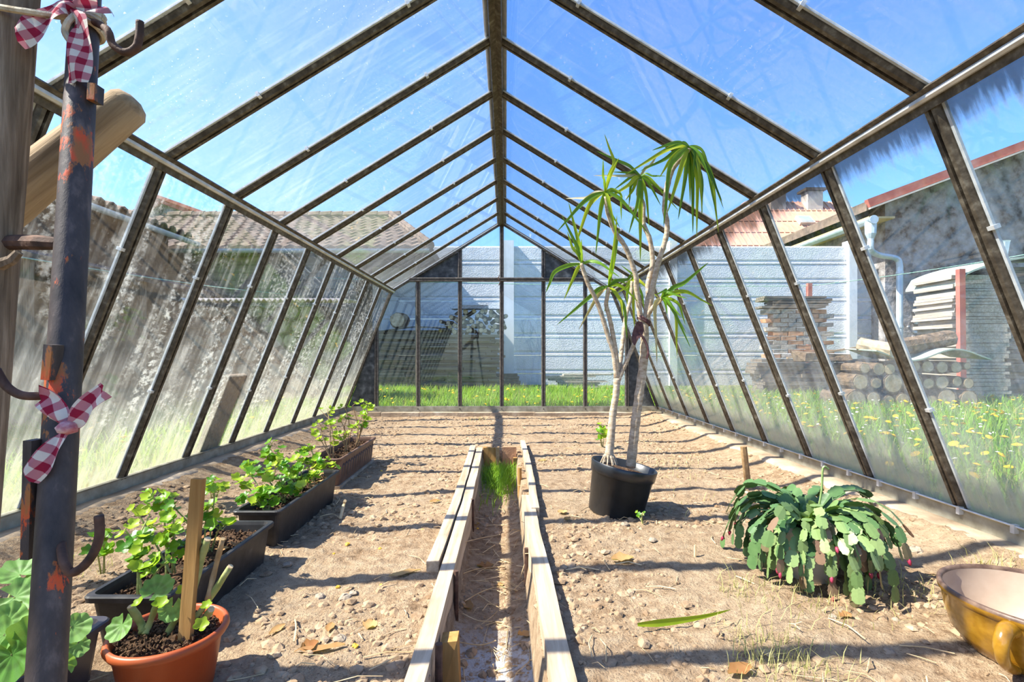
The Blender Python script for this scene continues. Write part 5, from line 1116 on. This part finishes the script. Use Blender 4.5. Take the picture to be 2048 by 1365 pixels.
# ================================================================== CERAMIC BOWL
bc = Vector((1.43, 1.335, 0.0)); BS = Matrix.Translation(bc) @ Matrix.Diagonal((1, 1, 1.2, 1))
bw = empty('ceramic_bowl', bc, 'mustard glazed ceramic baking bowl with a side handle', 'bowl')
ob('bowl_outside', xf(lathe([(0.0, 0.0), (0.135, 0.0), (0.155, 0.008), (0.185, 0.04), (0.200, 0.085), (0.205, 0.118), (0.212, 0.122), (0.214, 0.132)], 64, close=False), BS), M['glaze'], bw, smooth=True)
ob('bowl_rim', xf(lathe([(0.214, 0.131), (0.213, 0.138), (0.207, 0.140), (0.201, 0.136), (0.200, 0.131)], 64, close=False), BS), M['glaze_rim'], bw, smooth=True)
ob('bowl_inside', xf(lathe([(0.2005, 0.133), (0.196, 0.10), (0.188, 0.085), (0.175, 0.04), (0.14, 0.018), (0.001, 0.014)][::-1], 64, close=False), BS), M['glaze_in'], bw, smooth=True)
ha = R(208); rad = Vector((math.cos(ha), math.sin(ha), 0))
hp = smoothpath([bc + rad * 0.195 + Vector((0, 0, 0.130)), bc + rad * 0.235 + Vector((0, 0, 0.134)), bc + rad * 0.258 + Vector((0, 0, 0.106)), bc + rad * 0.245 + Vector((0, 0, 0.066)), bc + rad * 0.205 + Vector((0, 0, 0.036)), bc + rad * 0.17 + Vector((0, 0, 0.022))], 5)
V, Fc = tube(hp, lerplist([0.022, 0.019, 0.016, 0.014, 0.013, 0.012], len(hp)), 12)
ob('handle', (V, Fc), M['glaze'], bw, smooth=True)

# ================================================================== TOOL POST IN FRONT
A, B = P(170, 30, 0.87), P(92, 1365, 0.66)
def on(t): return A.lerp(B, t)
foot = on(A.z / (A.z - B.z))
sp = empty('rusty_pole', foot, 'rusty steel pole with flaking red paint and bent hooks', 'pole')
ob('pipe', tube([foot - Vector((0, 0, 0.02))] + [on(t) for t in np.linspace(1.3, -0.12, 30)], 0.0215, 20), M['pole'], sp, smooth=True)
def hook(pxs, r=0.006):
    pts = smoothpath([P(x, y, d) for x, y, d in pxs], 5); ob('hook', tube(pts, r, 9), M['rust'], sp, smooth=True)
hook([(190, 45, 0.85), (215, 60, 0.82), (225, 88, 0.82), (250, 105, 0.82), (272, 95, 0.82), (279, 70, 0.82), (280, 43, 0.82)])
hook([(122, 1085, 0.69), (128, 1125, 0.67), (142, 1145, 0.67), (165, 1135, 0.67), (188, 1105, 0.67), (199, 1070, 0.67), (198, 1032, 0.67)], 0.0058)
hook([(110, 790, 0.74), (70, 793, 0.72), (40, 790, 0.72), (12, 772, 0.72), (-8, 740, 0.72)], 0.006)
for (x0, y0, x1, y1_, d) in ((108, 690, 102, 760, 0.72), (68, 880, 62, 1115, 0.70), (192, 172, 190, 205, 0.83)):
    ob('bracket', beam(P(x0, y0, d), P(x1, y1_, d), 0.012, 0.02, (0, 1, 0)), M['pole'], sp)
# wooden post, arm and peg
C2, D2 = P(32, -60, 0.84), P(-25, 650, 0.82); tt = C2.z / (C2.z - D2.z); fo = C2.lerp(D2, tt)
wp = empty('wooden_post', fo, 'weathered round wooden post beside the rusty pole', 'post')
ob('shaft', tube([fo] + [C2.lerp(D2, t) for t in np.linspace(tt * 0.95, -0.15, 16)], 0.033, 14, wob=0.03), M['wood_post'], wp, smooth=True)
ob('post_peg', tube([P(-10, 487, 0.82), P(40, 485, 0.82), P(80, 486, 0.80), P(118, 488, 0.795)], [0.012, 0.0125, 0.012, 0.010], 9), M['rust'], wp)
ob('twig_stub', tube([P(0, 530, 0.80), P(25, 520, 0.80), P(38, 505, 0.80)], [0.01, 0.008, 0.006], 7), M['wood_post'], wp)
a, b = P(-30, 440, 0.93), P(256, 212, 0.97); d = (b - a).normalized()
L = (b - a).length; u_ = d; v_ = Vector((0, 0, 1)).cross(d).normalized(); bme = mesh('branch_arm', *tube([(x, 0, 0) for x in (-0.2, -0.05, 0.05, L * 0.3, L * 0.6, L * 0.85, L, L + 0.012, L + 0.019)], [0.045, 0.044, 0.044, 0.042, 0.040, 0.038, 0.035, 0.027, 0.011], 18, wob=0.03), M['wood_arm'], True)
inst('branch_arm', bme, None, frame(a, u_, v_, u_.cross(v_)), label='thick bleached branch jutting diagonally from behind the wooden post', cat='branch')
# rope and gingham strips
def strip(pxs, wd, label, tw=0.0, parent=None):
    pts = smoothpath([P(x, y, d) for x, y, d in pxs], 5); k = len(pts); V = []; UV = []; L = 0
    for i, q in enumerate(pts):
        tg = (pts[min(i + 1, k - 1)] - pts[max(i - 1, 0)]).normalized(); s = tg.cross(Vector((0, -1, 0))).normalized(); nn = s.cross(tg)
        ww = wd * (np.interp(i / (k - 1), [0, 0.25, 1], [0.45, 0.8, 1.0])); 
        if i: L += (q - pts[i - 1]).length
        for j in range(5):
            f = (j - 2) / 2; fr = 0.004 * random.uniform(-1, 1) if i == k - 1 else 0
            V.append(q + s * (f * ww) + nn * (0.006 * math.sin(f * 2.4 + i * 0.4 + tw)) + tg * fr); UV.append((L / 0.022, f * wd / 0.022 + 0.5))
    Fc = [(5 * i + j, 5 * i + j + 1, 5 * i + 6 + j, 5 * i + 5 + j) for i in range(k - 1) for j in range(4)]
    o = ob('cloth_tail', (V, Fc), M['gingham'], parent, smooth=True)
    uv = o.data.uv_layers.new(name='uv')
    for lp in o.data.loops: uv.data[lp.index].uv = UV[lp.vertex_index]
    return o
g1 = empty('gingham_strip', P(165, 45, 0.83), 'red and white gingham strip knotted around the pole top', 'cloth')
strip([(150, 20, 0.83), (125, 12, 0.82), (95, 30, 0.81), (65, 55, 0.80), (35, 72, 0.80)], 0.021, '', 0, g1)
strip([(148, 22, 0.83), (160, 45, 0.82), (162, 85, 0.815), (157, 125, 0.81), (155, 163, 0.81)], 0.020, '', 1.2, g1)
strip([(140, 15, 0.83), (165, 12, 0.825), (195, 14, 0.825), (215, 22, 0.84)], 0.014, '', 2, g1)
g2 = empty('gingham_strip', P(130, 855, 0.70), 'red and white gingham strip knotted around the pole beside the middle hook', 'cloth')
strip([(130, 855, 0.695), (115, 830, 0.69), (95, 800, 0.69), (75, 790, 0.69)], 0.016, '', 0, g2)
strip([(135, 860, 0.695), (155, 835, 0.69), (180, 805, 0.69), (210, 780, 0.69)], 0.014, '', 1, g2)
strip([(130, 860, 0.695), (110, 890, 0.685), (85, 925, 0.68), (55, 955, 0.68)], 0.015, '', 2, g2)
V, Fc = lathe([(0.001, -0.014), (0.012, -0.008), (0.015, 0.0), (0.011, 0.009), (0.001, 0.013)], 10); kn = P(135, 855, 0.69)
ob('knot', ([v * random.uniform(0.65, 0.95) + kn for v in V], Fc), M['knot'], g2, smooth=True)
q0 = on(0.0)
rp = empty('rope', on(0.02), 'frayed pale rope wound around the pole top and the post', 'rope')
for i in range(4):
    c = on(0.02 - 0.012 + i * 0.010); ob('turn', tube([c + Vector((0.026 * math.cos(a), 0.026 * math.sin(a), 0.006 * math.sin(a + i) + 0.008)) for a in np.linspace(0, 6.28, 18)], 0.005, 7), M['rope'], rp)
ob('rope_end', tube(smoothpath([P(150, 30, 0.83), P(135, 45, 0.82), P(130, 65, 0.82), P(142, 85, 0.82)]), 0.005, 7), M['rope'], rp)
ob('rope_span', tube(smoothpath([P(-15, 12, 0.80), P(30, 20, 0.795), P(65, 25, 0.80), P(110, 32, 0.82), P(150, 35, 0.84)]), 0.005, 7), M['rope'], rp)
